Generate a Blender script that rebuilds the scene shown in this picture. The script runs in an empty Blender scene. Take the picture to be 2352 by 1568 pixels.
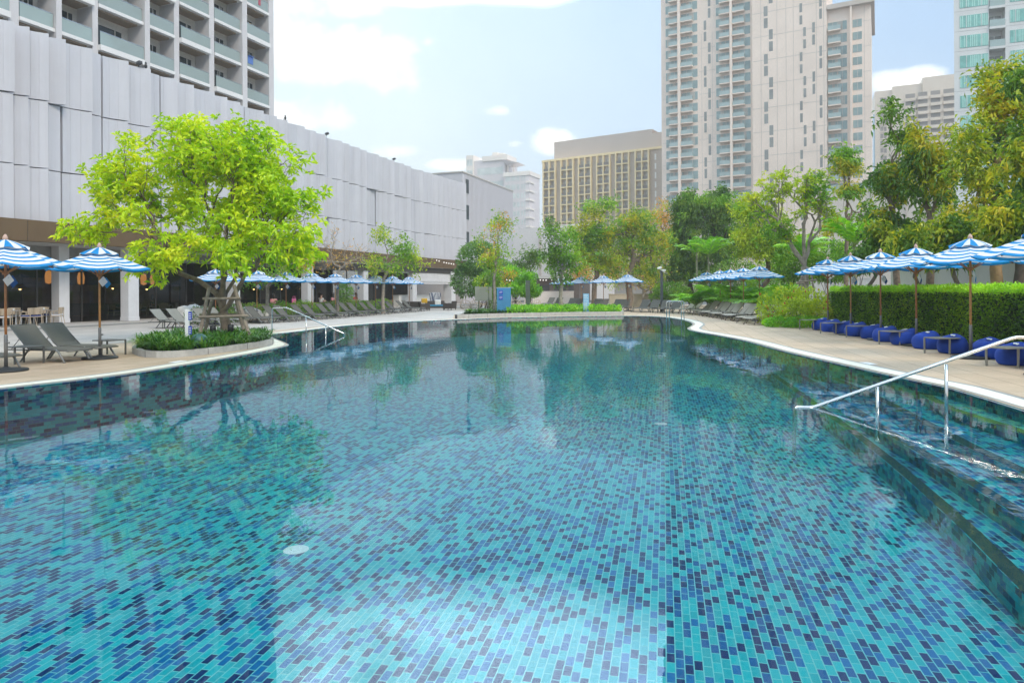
import bpy, math, random
import numpy as np
from mathutils import Vector, Matrix, noise
from mathutils.geometry import tessellate_polygon
random.seed(7)
R = math.radians
SC = bpy.context.scene
COL = SC.collection

# ------------------------------------------------------------------ camera, sky, sun, exposure
F, CX, CY, EYE, ROLL = 1568.0, 1176.0, 666.0, 1.7, 0.006
cam = bpy.data.objects.new('camera', bpy.data.cameras.new('camera'))
COL.objects.link(cam)
cam.location = (0, 0, EYE)
cam.rotation_euler = (R(90), ROLL, 0)
cam.data.sensor_width = 36
cam.data.lens = 36 * F / 2352
cam.data.shift_y = -(784 - CY) / 2352
cam.data.clip_start = 0.05
cam.data.clip_end = 6000
SC.camera = cam
SC.view_settings.view_transform = 'Standard'
SC.view_settings.look = 'None'
SC.view_settings.exposure = 0.78
SC.view_settings.gamma = 1
SC.cycles.use_denoising = True
SC.cycles.max_bounces = 8
SC.cycles.transparent_max_bounces = 16
SC.cycles.caustics_reflective = False
SC.cycles.caustics_refractive = False

SUN_EL, SUN_AZ = R(42), R(138)      # azimuth measured from +Y towards +X

def ray(x, y):
    u, v = x - CX, y - CY
    return (u - v * ROLL) / F, -(u * ROLL + v) / F
def at(x, y, z=0.0):
    dx, dz = ray(x, y); Y = (z - EYE) / dz
    return Vector((dx * Y, Y, z))
def atY(x, y, Y):
    dx, dz = ray(x, y)
    return Vector((dx * Y, Y, EYE + dz * Y))
def skydir(x, y):
    dx, dz = ray(x, y)
    return Vector((dx, 1, dz)).normalized()

class NT:
    def __init__(s, tree): s.t = tree; s.n = tree.nodes; s.l = tree.links
    def new(s, kind, **kw):
        n = s.n.new(kind)
        for k, v in kw.items():
            if k in ('inp',):
                for a, b in v.items():
                    if isinstance(b, bpy.types.NodeSocket): s.l.new(b, n.inputs[a])
                    else: n.inputs[a].default_value = b
            else: setattr(n, k, v)
        return n
    def math(s, op, a, b=0.0, c=None, clamp=False):
        n = s.n.new('ShaderNodeMath'); n.operation = op; n.use_clamp = clamp
        for i, q in enumerate((a, b) if c is None else (a, b, c)):
            if isinstance(q, bpy.types.NodeSocket): s.l.new(q, n.inputs[i])
            else: n.inputs[i].default_value = q
        return n.outputs[0]
    def mix(s, fac, a, b, mode='MIX'):
        n = s.n.new('ShaderNodeMix'); n.data_type = 'RGBA'; n.blend_type = mode
        for i, q in ((0, fac), (6, a), (7, b)):
            if isinstance(q, bpy.types.NodeSocket): s.l.new(q, n.inputs[i])
            elif i == 0: n.inputs[i].default_value = q
            else: n.inputs[i].default_value = (*q, 1) if len(q) == 3 else q
        return n.outputs[2]
    def ramp(s, fac, stops, interp='LINEAR'):
        n = s.n.new('ShaderNodeValToRGB'); n.color_ramp.interpolation = interp
        e = n.color_ramp.elements
        while len(e) < len(stops): e.new(0.5)
        for i, (p, c) in enumerate(stops):
            e[i].position = p; e[i].color = (*c, 1) if len(c) == 3 else c
        s.l.new(fac, n.inputs[0]); return n.outputs[0]

world = bpy.data.worlds.new('World'); SC.world = world; world.use_nodes = True
def build_world():
    t = NT(world.node_tree); t.n.clear()
    out = t.new('ShaderNodeOutputWorld'); bg = t.new('ShaderNodeBackground')
    sky = t.new('ShaderNodeTexSky'); sky.sky_type = 'NISHITA'; sky.sun_disc = False
    sky.sun_elevation = SUN_EL; sky.sun_rotation = SUN_AZ
    sky.air_density = 1.0; sky.dust_density = 1.2; sky.ozone_density = 1.2
    co = t.new('ShaderNodeTexCoord').outputs['Generated']
    sep = t.new('ShaderNodeSeparateXYZ', inp={0: co})
    z = sep.outputs['Z']; x = sep.outputs['X']
    # bright thin veil of cloud that thickens to the left and towards the horizon
    n0 = t.new('ShaderNodeTexNoise', inp={'Vector': co, 'Scale': 2.2, 'Detail': 5.0, 'Roughness': .55}).outputs['Fac']
    veil = t.math('ADD', t.math('MULTIPLY', x, -1.15), .84)
    veil = t.math('ADD', veil, t.math('MULTIPLY', z, -.42))
    veil = t.math('ADD', veil, t.math('MULTIPLY', t.math('SUBTRACT', n0, .5), .7), clamp=True)
    veil = t.math('MINIMUM', t.math('MAXIMUM', veil, .06), .93)
    blue = (4.7, 7.3, 11.0, 1)
    blue = t.mix(.25, blue, sky.outputs[0])
    hz_ = t.ramp(z, [(.0, (11.0, 11.0, 10.4)), (.20, (9.6, 11.0, 11.8)), (.45, (8.5, 10.6, 12.2))])
    pale = hz_
    base = t.mix(veil, blue, pale)
    # cumulus: blobs in the directions where the clouds stand, broken up by noise
    n1 = t.new('ShaderNodeTexNoise', inp={'Vector': co, 'Scale': 9.0, 'Detail': 9.0, 'Roughness': .62}).outputs['Fac']
    n2 = t.new('ShaderNodeTexNoise', inp={'Vector': co, 'Scale': 3.0, 'Detail': 3.0}).outputs['Fac']
    total = None
    for (px, py, w, h, k) in ((760, 130, 150, 62, 1.0), (900, 150, 90, 60, 1.0), (660, 110, 120, 70, 1.0), (720, 268, 110, 42, 1.0),
                              (640, 275, 70, 40, 1.0), (730, 5, 150, 34, .95), (1262, 325, 52, 24, .9), (1140, 256, 34, 13, .8),
                              (1050, 378, 60, 12, .7), (985, 97, 24, 12, .85), (880, 345, 60, 16, .6), (1185, 330, 20, 8, .6),
                              (2085, 200, 80, 26, .85), (2130, 180, 40, 20, .8), (400, -200, 420, 130, 1.0), (1900, -350, 300, 90, .8)):
        d = skydir(px, py)
        r = skydir(px + 1, py) - d; r.normalize()
        u = r.cross(d); u.normalize()
        if u.z < 0: u = -u
        du = t.new('ShaderNodeVectorMath', operation='DOT_PRODUCT', inp={0: co, 1: tuple(r)}).outputs['Value']
        dv = t.new('ShaderNodeVectorMath', operation='DOT_PRODUCT', inp={0: co, 1: tuple(u)}).outputs['Value']
        df = t.new('ShaderNodeVectorMath', operation='DOT_PRODUCT', inp={0: co, 1: tuple(d)}).outputs['Value']
        cs = math.cos(math.atan(abs(px - CX) / F))
        a = t.math('MULTIPLY', du, F / w / 1.35); b = t.math('MULTIPLY', dv, F / h / 1.45)
        q = t.math('SUBTRACT', 1.0, t.math('ADD', t.math('MULTIPLY', a, a), t.math('MULTIPLY', b, b)))
        q = t.math('MULTIPLY', t.math('MAXIMUM', q, 0.0), k)
        q = t.math('MULTIPLY', q, t.math('GREATER_THAN', df, 0.3))
        total = q if total is None else t.math('MAXIMUM', total, q)
    m = t.math('ADD', total, t.math('MULTIPLY', t.math('SUBTRACT', n1, .5), 3.4))
    mask = t.math('MULTIPLY', t.math('SUBTRACT', m, .34), 1.15, clamp=True)
    mask = t.math('MULTIPLY', mask, t.math('MULTIPLY', total, 5.0, clamp=True))
    lift = t.ramp(z, [(.40, (1, 1, 1)), (.75, (1.7, 1.66, 1.6))])
    base = t.mix(1.0, base, lift, 'MULTIPLY')
    # unseen bright cloud added above the picture to strengthen the reflection in the pool
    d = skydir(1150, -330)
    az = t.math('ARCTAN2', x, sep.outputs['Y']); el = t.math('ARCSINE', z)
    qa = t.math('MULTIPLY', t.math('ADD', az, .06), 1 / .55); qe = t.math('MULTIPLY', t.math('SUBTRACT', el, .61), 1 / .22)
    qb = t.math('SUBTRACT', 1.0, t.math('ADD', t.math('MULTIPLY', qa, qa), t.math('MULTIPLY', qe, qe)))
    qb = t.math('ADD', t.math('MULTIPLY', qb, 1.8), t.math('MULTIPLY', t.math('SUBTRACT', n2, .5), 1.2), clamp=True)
    added_bank = t.mix(qb, (1, 1, 1), (7.6, 7.5, 7.3))
    base = t.mix(1.0, base, added_bank, 'MULTIPLY')
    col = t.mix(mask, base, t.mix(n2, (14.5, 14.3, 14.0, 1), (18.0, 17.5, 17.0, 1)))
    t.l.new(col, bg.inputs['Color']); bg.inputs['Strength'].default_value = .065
    t.l.new(bg.outputs[0], out.inputs['Surface'])
build_world()

sun = bpy.data.objects.new('sun', bpy.data.lights.new('sun', 'SUN'))
COL.objects.link(sun)
sun.data.energy = 1.5
sun.data.angle = R(18)
sun.data.color = (1.0, .90, .74)
sun.location = (40, -15, 60)
_sd = Vector((math.sin(SUN_AZ) * math.cos(SUN_EL), math.cos(SUN_AZ) * math.cos(SUN_EL), math.sin(SUN_EL)))
sun.rotation_euler = _sd.to_track_quat('Z', 'Y').to_euler()

# ------------------------------------------------------------------ materials
MATS = {}
def M(name, col=None, rough=.6, metal=0.0, var=.10, scale=4.0, bump=0.0, bscale=40.0, spec=.5, trans=0.0, coat=0.0, streak=0.0):
    if name in MATS: return MATS[name]
    m = bpy.data.materials.new(name); m.use_nodes = True; MATS[name] = m
    t = NT(m.node_tree); t.n.clear()
    out = t.new('ShaderNodeOutputMaterial'); p = t.new('ShaderNodeBsdfPrincipled')
    co = t.new('ShaderNodeTexCoord').outputs['Object']
    nz = t.new('ShaderNodeTexNoise', inp={'Vector': co, 'Scale': scale, 'Detail': 5.0, 'Roughness': .6}).outputs['Fac']
    lo = tuple(c * (1 - var) for c in col); hi = tuple(min(1, c * (1 + var)) for c in col)
    c = t.ramp(nz, [(.3, lo), (.7, hi)])
    if streak:      # rain marks running down the wall
        mp = t.new('ShaderNodeMapping', inp={'Vector': co}); mp.inputs['Scale'].default_value = (1.6, 1.6, .06)
        ns = t.new('ShaderNodeTexNoise', inp={'Vector': mp.outputs[0], 'Scale': 1.0, 'Detail': 6.0, 'Roughness': .65}).outputs['Fac']
        c = t.mix(1.0, c, t.ramp(ns, [(.35, (1 - streak,) * 3), (.62, (1, 1, 1))]), 'MULTIPLY')
    t.l.new(c, p.inputs['Base Color'])
    p.inputs['Roughness'].default_value = rough; p.inputs['Metallic'].default_value = metal
    p.inputs['Specular IOR Level'].default_value = spec
    if coat: p.inputs['Coat Weight'].default_value = coat
    if bump:
        b = t.new('ShaderNodeTexNoise', inp={'Vector': co, 'Scale': bscale, 'Detail': 4.0}).outputs['Fac']
        bn = t.new('ShaderNodeBump', inp={'Height': b, 'Strength': bump, 'Distance': .02})
        t.l.new(bn.outputs[0], p.inputs['Normal'])
    sh = p.outputs[0]
    if trans:
        tr = t.new('ShaderNodeBsdfTranslucent'); t.l.new(c, tr.inputs['Color'])
        mx = t.new('ShaderNodeMixShader', inp={0: trans, 1: sh, 2: tr.outputs[0]}); sh = mx.outputs[0]
    t.l.new(sh, out.inputs['Surface'])
    return m

LEAF_GAIN = 1.7
def leafmat(name, cols, rough=.45, trans=.35, nscale=.6):
    """leaf: colour differs from leaf to leaf and from clump to clump"""
    m = bpy.data.materials.new(name); m.use_nodes = True; MATS[name] = m
    t = NT(m.node_tree); t.n.clear()
    out = t.new('ShaderNodeOutputMaterial'); p = t.new('ShaderNodeBsdfPrincipled')
    g = t.new('ShaderNodeNewGeometry'); co = t.new('ShaderNodeTexCoord').outputs['Object']
    nz = t.new('ShaderNodeTexNoise', inp={'Vector': co, 'Scale': nscale, 'Detail': 2.0}).outputs['Fac']
    f = t.math('ADD', t.math('MULTIPLY', g.outputs['Random Per Island'], .55), t.math('MULTIPLY', t.math('SUBTRACT', nz, .5), 1.6))
    f = t.math('ADD', f, .22, clamp=True)
    n = len(cols); cols = [tuple(min(.8, q * LEAF_GAIN) for q in cc) for cc in cols]
    c = t.ramp(f, [((i + .0) / max(1, n - 1), cc) for i, cc in enumerate(cols)])
    t.l.new(c, p.inputs['Base Color']); p.inputs['Roughness'].default_value = rough
    p.inputs['Specular IOR Level'].default_value = .35
    tr = t.new('ShaderNodeBsdfTranslucent')
    tc = t.mix(1.0, c, (1.25, 1.2, .6), 'MULTIPLY'); t.l.new(tc, tr.inputs['Color'])
    mx = t.new('ShaderNodeMixShader', inp={0: trans, 1: p.outputs[0], 2: tr.outputs[0]})
    t.l.new(mx.outputs[0], out.inputs['Surface'])
    return m

def emat(name, col, strength):
    m = bpy.data.materials.new(name); m.use_nodes = True; MATS[name] = m
    t = NT(m.node_tree); t.n.clear()
    out = t.new('ShaderNodeOutputMaterial'); e = t.new('ShaderNodeEmission')
    e.inputs[0].default_value = (*col, 1); e.inputs[1].default_value = strength
    t.l.new(e.outputs[0], out.inputs['Surface']); return m

def glassmat(name, tint, refl=1.45, alpha=.5, rough=.02, body=None):
    """thin pane: part lets light through, part shows its own tint, mirror by Fresnel"""
    m = bpy.data.materials.new(name); m.use_nodes = True; MATS[name] = m
    t = NT(m.node_tree); t.n.clear()
    out = t.new('ShaderNodeOutputMaterial')
    tr = t.new('ShaderNodeBsdfTransparent'); tr.inputs[0].default_value = (*tint, 1)
    df = t.new('ShaderNodeBsdfDiffuse'); df.inputs[0].default_value = (*(body or tint), 1)
    m1 = t.new('ShaderNodeMixShader', inp={0: alpha, 1: tr.outputs[0], 2: df.outputs[0]})
    gl = t.new('ShaderNodeBsdfGlossy'); gl.inputs['Roughness'].default_value = rough
    fr = t.new('ShaderNodeFresnel'); fr.inputs[0].default_value = refl
    m2 = t.new('ShaderNodeMixShader', inp={0: fr.outputs[0], 1: m1.outputs[0], 2: gl.outputs[0]})
    t.l.new(m2.outputs[0], out.inputs['Surface']); return m

def tilemat(name, bw, bh, ang, stops, grout, mortar=.006, offset=.5, rough=.25, vertical=False, dirt=.0, bump=0.0):
    """courses of tiles laid at an angle; each tile draws its colour from the ramp"""
    m = bpy.data.materials.new(name); m.use_nodes = True; MATS[name] = m
    t = NT(m.node_tree); t.n.clear()
    out = t.new('ShaderNodeOutputMaterial'); p = t.new('ShaderNodeBsdfPrincipled')
    g = t.new('ShaderNodeNewGeometry')
    if vertical:   # walls: length along the wall comes from the uv map made with the wall
        co = t.new('ShaderNodeUVMap').outputs[0]
    else:
        mp = t.new('ShaderNodeMapping'); mp.inputs['Rotation'].default_value = (0, 0, ang)
        t.l.new(g.outputs['Position'], mp.inputs['Vector']); co = mp.outputs[0]
    b = t.new('ShaderNodeTexBrick', inp={'Vector': co, 'Color1': (0, 0, 0, 1), 'Color2': (1, 1, 1, 1), 'Mortar': (0, 0, 0, 1), 'Scale': 1.0,
                                       'Mortar Size': mortar, 'Mortar Smooth': .1, 'Bias': 0.0, 'Brick Width': bw, 'Row Height': bh})
    b.offset = offset; b.offset_frequency = 2; b.squash = 1.0
    sp = t.new('ShaderNodeSeparateXYZ', inp={0: co})      # each tile draws its own number from its row and column
    row = t.math('FLOOR', t.math('DIVIDE', sp.outputs['Y'], bh))
    odd = t.math('SUBTRACT', 1.0, t.math('FLOORED_MODULO', row, 2.0))
    cn = t.math('FLOOR', t.math('DIVIDE', t.math('ADD', sp.outputs['X'], t.math('MULTIPLY', odd, offset * bw)), bw))
    cb_ = t.new('ShaderNodeCombineXYZ', inp={0: cn, 1: row})
    wn = t.new('ShaderNodeTexWhiteNoise', noise_dimensions='2D', inp={'Vector': cb_.outputs[0]})
    c = t.ramp(wn.outputs['Value'], stops, 'CONSTANT' if len(stops) > 2 else 'LINEAR')
    if dirt:
        nz = t.new('ShaderNodeTexNoise', inp={'Vector': g.outputs['Position'], 'Scale': .7, 'Detail': 6.0, 'Roughness': .65}).outputs['Fac']
        c = t.mix(1.0, c, t.ramp(nz, [(.25, (1 - dirt,) * 3), (.75, (1 + dirt,) * 3)]), 'MULTIPLY')
        nf = t.new('ShaderNodeTexNoise', inp={'Vector': g.outputs['Position'], 'Scale': 14.0, 'Detail': 4.0, 'Roughness': .7}).outputs['Fac']
        c = t.mix(1.0, c, t.ramp(nf, [(.3, (.92,) * 3), (.7, (1.06,) * 3)]), 'MULTIPLY')
    c = t.mix(b.outputs['Fac'], c, grout)
    t.l.new(c, p.inputs['Base Color']); p.inputs['Roughness'].default_value = rough
    t.l.new(p.outputs[0], out.inputs['Surface']); return m

# ------------------------------------------------------------------ mesh building
class MB:
    def __init__(s): s.v = []; s.f = []; s.m = []; s.mi = 0
    def add(s, vs, fs):
        o = len(s.v); s.v += [tuple(p) for p in vs]
        s.f += [tuple(i + o for i in f) for f in fs]; s.m += [s.mi] * len(fs); return s
    def obox(s, c, a, b, d):
        c, a, b, d = Vector(c), Vector(a), Vector(b), Vector(d)
        vs = [c + i * a + j * b + k * d for i in (-1, 1) for j in (-1, 1) for k in (-1, 1)]
        fs = [(0, 1, 3, 2), (4, 6, 7, 5), (0, 4, 5, 1), (2, 3, 7, 6), (0, 2, 6, 4), (1, 5, 7, 3)]
        if a.cross(b).dot(d) < 0: fs = [f[::-1] for f in fs]
        return s.add(vs, fs)
    def box(s, x0, y0, z0, x1, y1, z1):
        return s.obox(((x0 + x1) / 2, (y0 + y1) / 2, (z0 + z1) / 2), ((x1 - x0) / 2, 0, 0), (0, (y1 - y0) / 2, 0), (0, 0, (z1 - z0) / 2))
    def bar(s, p, q, w, h=None, up=(0, 0, 1)):
        p, q = Vector(p), Vector(q); h = w if h is None else h
        d = (q - p); L = d.length; d.normalize(); up = Vector(up)
        side = d.cross(up)
        if side.length < 1e-4: side = d.cross(Vector((1, 0, 0)))
        side.normalize(); u2 = side.cross(d)
        return s.obox((p + q) / 2, d * L / 2, side * w / 2, u2 * h / 2)
    def tube(s, pts, r, n=8, cap=True):
        pts = [Vector(p) for p in pts]; N = len(pts)
        rs = list(r) if hasattr(r, '__len__') else [r] * N
        vs = []; prev = None
        for i, p in enumerate(pts):
            d = (pts[min(i + 1, N - 1)] - pts[max(i - 1, 0)])
            if d.length < 1e-9: d = Vector((0, 0, 1))
            d.normalize()
            if prev is None:
                a = d.orthogonal().normalized()
            else:
                a = prev - d * prev.dot(d)
                a = a.normalized() if a.length > 1e-6 else d.orthogonal().normalized()
            prev = a; b = d.cross(a)
            for k in range(n):
                t = 2 * math.pi * k / n
                vs.append(p + (a * math.cos(t) + b * math.sin(t)) * rs[i])
        fs = [(i * n + k, i * n + (k + 1) % n, (i + 1) * n + (k + 1) % n, (i + 1) * n + k) for i in range(N - 1) for k in range(n)]
        if cap: fs += [tuple(range(n))[::-1], tuple((N - 1) * n + k for k in range(n))]
        return s.add(vs, fs)
    def lathe(s, prof, n=16, c=(0, 0, 0)):
        vs = [(c[0] + r * math.cos(2 * math.pi * k / n), c[1] + r * math.sin(2 * math.pi * k / n), c[2] + z) for r, z in prof for k in range(n)]
        N = len(prof)
        fs = [(i * n + k, i * n + (k + 1) % n, (i + 1) * n + (k + 1) % n, (i + 1) * n + k) for i in range(N - 1) for k in range(n)]
        fs += [tuple(range(n))[::-1], tuple((N - 1) * n + k for k in range(n))]
        return s.add(vs, fs)
    def prism(s, poly, z0, z1):
        n = len(poly)
        vs = [(p[0], p[1], z0) for p in poly] + [(p[0], p[1], z1) for p in poly]
        fs = [(i, (i + 1) % n, n + (i + 1) % n, n + i) for i in range(n)] + [tuple(range(n))[::-1], tuple(range(n, 2 * n))]
        return s.add(vs, fs)
    def quad(s, a, b, c, d): return s.add([a, b, c, d], [(0, 1, 2, 3)])
    def build(s, name, mats, parent=None, smooth=False, bevel=0.0, world=False, loc=None, rotz=0.0):
        me = bpy.data.meshes.new(name)
        me.from_pydata(s.v, [], s.f)
        if not isinstance(mats, (list, tuple)): mats = [mats]
        for m in mats: me.materials.append(m)
        if len(mats) > 1: me.polygons.foreach_set('material_index', s.m)
        if smooth: me.polygons.foreach_set('use_smooth', [True] * len(me.polygons))
        me.update()
        o = bpy.data.objects.new(name, me); COL.objects.link(o)
        if parent is not None:
            o.parent = parent
            if world: o.location = -wloc(parent)
        if loc is not None: o.location = loc
        if rotz: o.rotation_euler = (0, 0, rotz)
        if bevel:
            b = o.modifiers.new('bevel', 'BEVEL'); b.width = bevel; b.segments = 2; b.limit_method = 'ANGLE'; b.angle_limit = R(40)
        return o
def wloc(o):
    v = Vector((0, 0, 0))
    while o is not None: v += Vector(o.location); o = o.parent
    return v

def tag(o, label, cat, group=None, kind=None):
    o['label'] = label; o['category'] = cat
    if group: o['group'] = group
    if kind: o['kind'] = kind
    return o
def thing(name, label, cat, loc=(0, 0, 0), rotz=0.0, group=None):
    o = bpy.data.objects.new(name, None); COL.objects.link(o)
    o.location = loc; o.rotation_euler = (0, 0, rotz); o.empty_display_size = .2
    return tag(o, label, cat, group)
def struct(name, mb, m, label=None, **kw):
    o = mb.build(name, m, **kw); o['kind'] = 'structure'
    if label: o['label'] = label
    return o
def dup(root, loc, rotz, label, group=None, scale=None):
    r = root.copy(); COL.objects.link(r); r.location = loc; r.rotation_euler = (0, 0, rotz); r['label'] = label
    if group: r['group'] = group
    if scale: r.scale = (scale,) * 3
    for ch in list(root.children):
        c = ch.copy(); COL.objects.link(c); c.parent = r
        for g in list(ch.children):
            d = g.copy(); COL.objects.link(d); d.parent = c
    return r
ORD = ['first', 'second', 'third', 'fourth', 'fifth', 'sixth', 'seventh', 'eighth', 'ninth', 'tenth', 'eleventh', 'twelfth', 'thirteenth',
       'fourteenth', 'fifteenth', 'sixteenth', 'seventeenth', 'eighteenth', 'nineteenth', 'twentieth']

class Frame:
    """a facade plane: origin on the ground, u along it, d outwards, z up"""
    def __init__(s, o, eu, en): s.o = Vector((o[0], o[1], 0)); s.eu = Vector(eu); s.en = Vector(en)
    @staticmethod
    def vp(x, y, Y, xvp, right=True):
        p = atY(x, y, Y); e = Vector(((xvp - CX) / F, 1, 0)).normalized()
        if (e.x < 0) == right: e = -e          # u grows to the right of the picture
        n = Vector((e.y, -e.x, 0))
        if n.dot(Vector((-p.x, -p.y, 0))) < 0: n = -n
        return Frame(p, e, n)
    def p(s, u, d, z): return s.o + s.eu * u + s.en * d + Vector((0, 0, z))
    def hit(s, x, y, d=0.0):
        dx, dz = ray(x, y); D = Vector((dx, 1, dz)); o = s.o + s.en * d - Vector((0, 0, EYE))
        k = o.dot(s.en) / D.dot(s.en)
        q = D * k
        return (q - s.o).dot(s.eu), EYE + dz * k
    def u(s, x, d=0.0): return s.hit(x, CY, d)[0]
    def z(s, x, y, d=0.0): return s.hit(x, y, d)[1]
    def box(s, mb, u0, u1, d0, d1, z0, z1):
        return mb.obox(s.p((u0 + u1) / 2, (d0 + d1) / 2, (z0 + z1) / 2), s.eu * (abs(u1 - u0) / 2), s.en * (abs(d1 - d0) / 2), (0, 0, abs(z1 - z0) / 2))

class Parts:
    """up to 100 pieces become parts of their own, the rest one part"""
    def __init__(s, name, mats, parent, limit=100, **kw): s.a = (name, mats, parent); s.n = 0; s.rest = None; s.limit = limit; s.kw = kw
    def add(s, mb):
        s.n += 1
        if s.n <= s.limit: return mb.build(s.a[0], s.a[1], s.a[2], world=True, **s.kw)
        if s.rest is None: s.rest = MB()
        o = len(s.rest.v); s.rest.v += mb.v; s.rest.f += [tuple(i + o for i in f) for f in mb.f]; s.rest.m += mb.m
    def done(s):
        if s.rest:
            o = s.rest.build(s.a[0], s.a[1], s.a[2], world=True, **s.kw); o['kind'] = 'stuff'

def catmull(pts, step=.5, closed=False):
    pts = [Vector(p) for p in pts]; n = len(pts); out = []
    for i in range(n if closed else n - 1):
        g = lambda k: pts[k % n] if closed else pts[max(0, min(n - 1, k))]
        p0, p1, p2, p3 = g(i - 1), g(i), g(i + 1), g(i + 2)
        k = max(1, int((p2 - p1).length / step))
        for j in range(k):
            t = j / k
            out.append(.5 * ((2 * p1) + (p2 - p0) * t + (2 * p0 - 5 * p1 + 4 * p2 - p3) * t * t + (3 * p1 - p0 - 3 * p2 + p3) * t ** 3))
    if not closed: out.append(pts[-1])
    return out
def offset_path(pts, d, closed=False):
    n = len(pts); out = []
    for i, p in enumerate(pts):
        a = pts[(i - 1) % n] if closed or i > 0 else pts[0]; b = pts[(i + 1) % n] if closed or i < n - 1 else pts[-1]
        t = (b - a); t.z = 0; t.normalize(); out.append(p + Vector((t.y, -t.x, 0)) * d)
    return out
def on_line(poly, x):
    """the point of a plan polyline seen in picture column x"""
    dx = ray(x, CY)[0]
    for a, b in zip(poly[:-1], poly[1:]):
        fa, fb = a.x - dx * a.y, b.x - dx * b.y
        if fa * fb <= 0 and fa != fb: return a + (b - a) * (fa / (fa - fb))
    a, b = (poly[-2], poly[-1]) if abs(poly[-1].x - dx * poly[-1].y) < abs(poly[0].x - dx * poly[0].y) else (poly[1], poly[0])
    fa, fb = a.x - dx * a.y, b.x - dx * b.y
    return a + (b - a) * (fa / (fa - fb))

# ------------------------------------------------------------------ pool, deck, terrace
TURQ, BLUE, NAVY = (.012, .42, .46), (.004, .135, .32), (.006, .022, .12)
POOLSTOPS = [(0, (.004, .45, .48)), (.25, (.008, .53, .55)), (.47, (.001, .165, .42)), (.63, (.001, .115, .33)), (.78, (.002, .022, .135))]
ANG = math.atan2(1568, 1525 - CX)
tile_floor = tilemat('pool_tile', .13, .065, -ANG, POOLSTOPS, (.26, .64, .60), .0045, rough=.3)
tile_wall_shaded = tilemat('pool_wall_tile_shaded', .13, .065, 0, [(a, tuple(c * .8 for c in b)) for a, b in POOLSTOPS], (.06, .28, .27), .0035, vertical=True, rough=.3)  # floor tile colours darkened, painting depth shade on walls and step risers
deck_mat = tilemat('deck_stone', 1.2, .6, -ANG, [(0, (.47, .345, .23)), (1, (.53, .40, .275))], (.27, .20, .135), .011, rough=.7, dirt=.15)
grey_mat = tilemat('grey_paving', 1.2, .6, -ANG, [(0, (.43, .385, .335)), (1, (.49, .435, .385))], (.30, .27, .235), .006, rough=.7, dirt=.12)
cream = M('cream_stone', (.74, .70, .58), .6, var=.06, scale=2)
granite = M('grey_granite', (.26, .26, .25), .55, var=.18, scale=60)
dark_granite = M('dark_granite', (.02, .055, .06), .5, var=.3, scale=70)
concrete = M('kerb_concrete', (.46, .45, .42), .8, var=.14, scale=5, bump=.3)

left_px = [(0, 892.6), (140, 877), (286, 859.6), (430, 837), (573, 812.4), (640, 798), (661, 792), (655, 786.5), (632, 777), (619, 771.5), (628, 767), (674, 762), (792, 748), (906, 739.6), (1044, 733.9)]
far_px = [(1140, 730.2), (1242, 728), (1340, 726.2), (1434, 725.3), (1490, 726), (1530, 728.3), (1562, 733), (1583, 738.5), (1592, 744), (1586, 749), (1580, 753.2), (1588, 758.3), (1614, 763.6), (1654, 770.5)]
right_px = [(1715, 782.6), (1802, 805.8), (1951, 840), (2099, 872.6), (2174, 888), (2352, 941)]
pool = [Vector(p) for p in ((-15, -5, 0), (-14, 3, 0), (-12, 7, 0), (-10.4, 9.6, 0))]
pool += [at(*p) for p in left_px + far_px + right_px]
pool += [Vector(p) for p in ((6.75, 8.0, 0), (6.4, 6.2, 0), (6.1, 4, 0), (6.0, 0, 0), (6.0, -5, 0))]
pool = catmull(pool, .45)
WATER, FLOOR = -.025, -1.0

def sheet(name, outer, holes, z, m):
    polys = [[Vector((p[0], p[1], z)) for p in outer]] + [[Vector((p[0], p[1], z)) for p in h] for h in holes]
    tris = tessellate_polygon(polys); b = MB(); vs = [v for p in polys for v in p]
    fs = []
    for t in tris:
        a, c, d = (vs[i] for i in t)
        fs.append(t if (c - a).cross(d - a).z > 0 else t[::-1])
    b.add(vs, fs); return struct(name, b, m)
def ribbon(b, path, d0, d1, z0, z1=None, closed=False):
    A, B = offset_path(path, d0, closed), offset_path(path, d1, closed); z1 = z0 if z1 is None else z1
    n = len(path)
    for i in range(n if closed else n - 1):
        j = (i + 1) % n
        q = [(A[i].x, A[i].y, z0), (A[j].x, A[j].y, z0), (B[j].x, B[j].y, z1), (B[i].x, B[i].y, z1)]
        if (Vector(q[1]) - Vector(q[0])).cross(Vector(q[2]) - Vector(q[0])).z < 0: q.reverse()
        b.quad(*q)

big = [(-2500, -900), (2500, -900), (2500, 3500), (-2500, 3500)]
ground = tilemat('far_ground', 2, 1, 0, [(0, (.10, .10, .095)), (1, (.12, .12, .11))], (.09, .09, .085), .01, rough=.9, dirt=.15)
sheet('ground', big, [pool], -.012, ground)
deck_outer = [(-40, -5.2), (24, -5.2), (26, 30), (24, 70), (4, 92), (-10, 88), (-40, 60)]
sheet('pool_deck', deck_outer, [offset_path(pool, -.02)], 0.0, deck_mat)
# the paler grey paving away from the water on the restaurant side
walk = [at(0, 812), at(120, 800), at(300, 786), at(330, 777), at(470, 762), at(640, 757.5), at(792, 744.5), at(1040, 731)]
walk += [at(1043, 722), at(1100, 712), Vector((2, 70, 0)), Vector((-6, 80, 0)), Vector((-14, 66, 0)), Vector((-24, 34, 0)), Vector((-27, 14, 0))]
sheet('paving', walk, [], .004, grey_mat)
k = MB(); ribbon(k, pool, -.10, .03, .004, -.012); struct('pool_edge', k, granite)
k = MB(); ribbon(k, pool, -.46, -.10, .008); struct('kerb', k, cream)
k = MB(); ribbon(k, pool, -.56, -.46, .006); struct('kerb_strip', k, granite)

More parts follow.
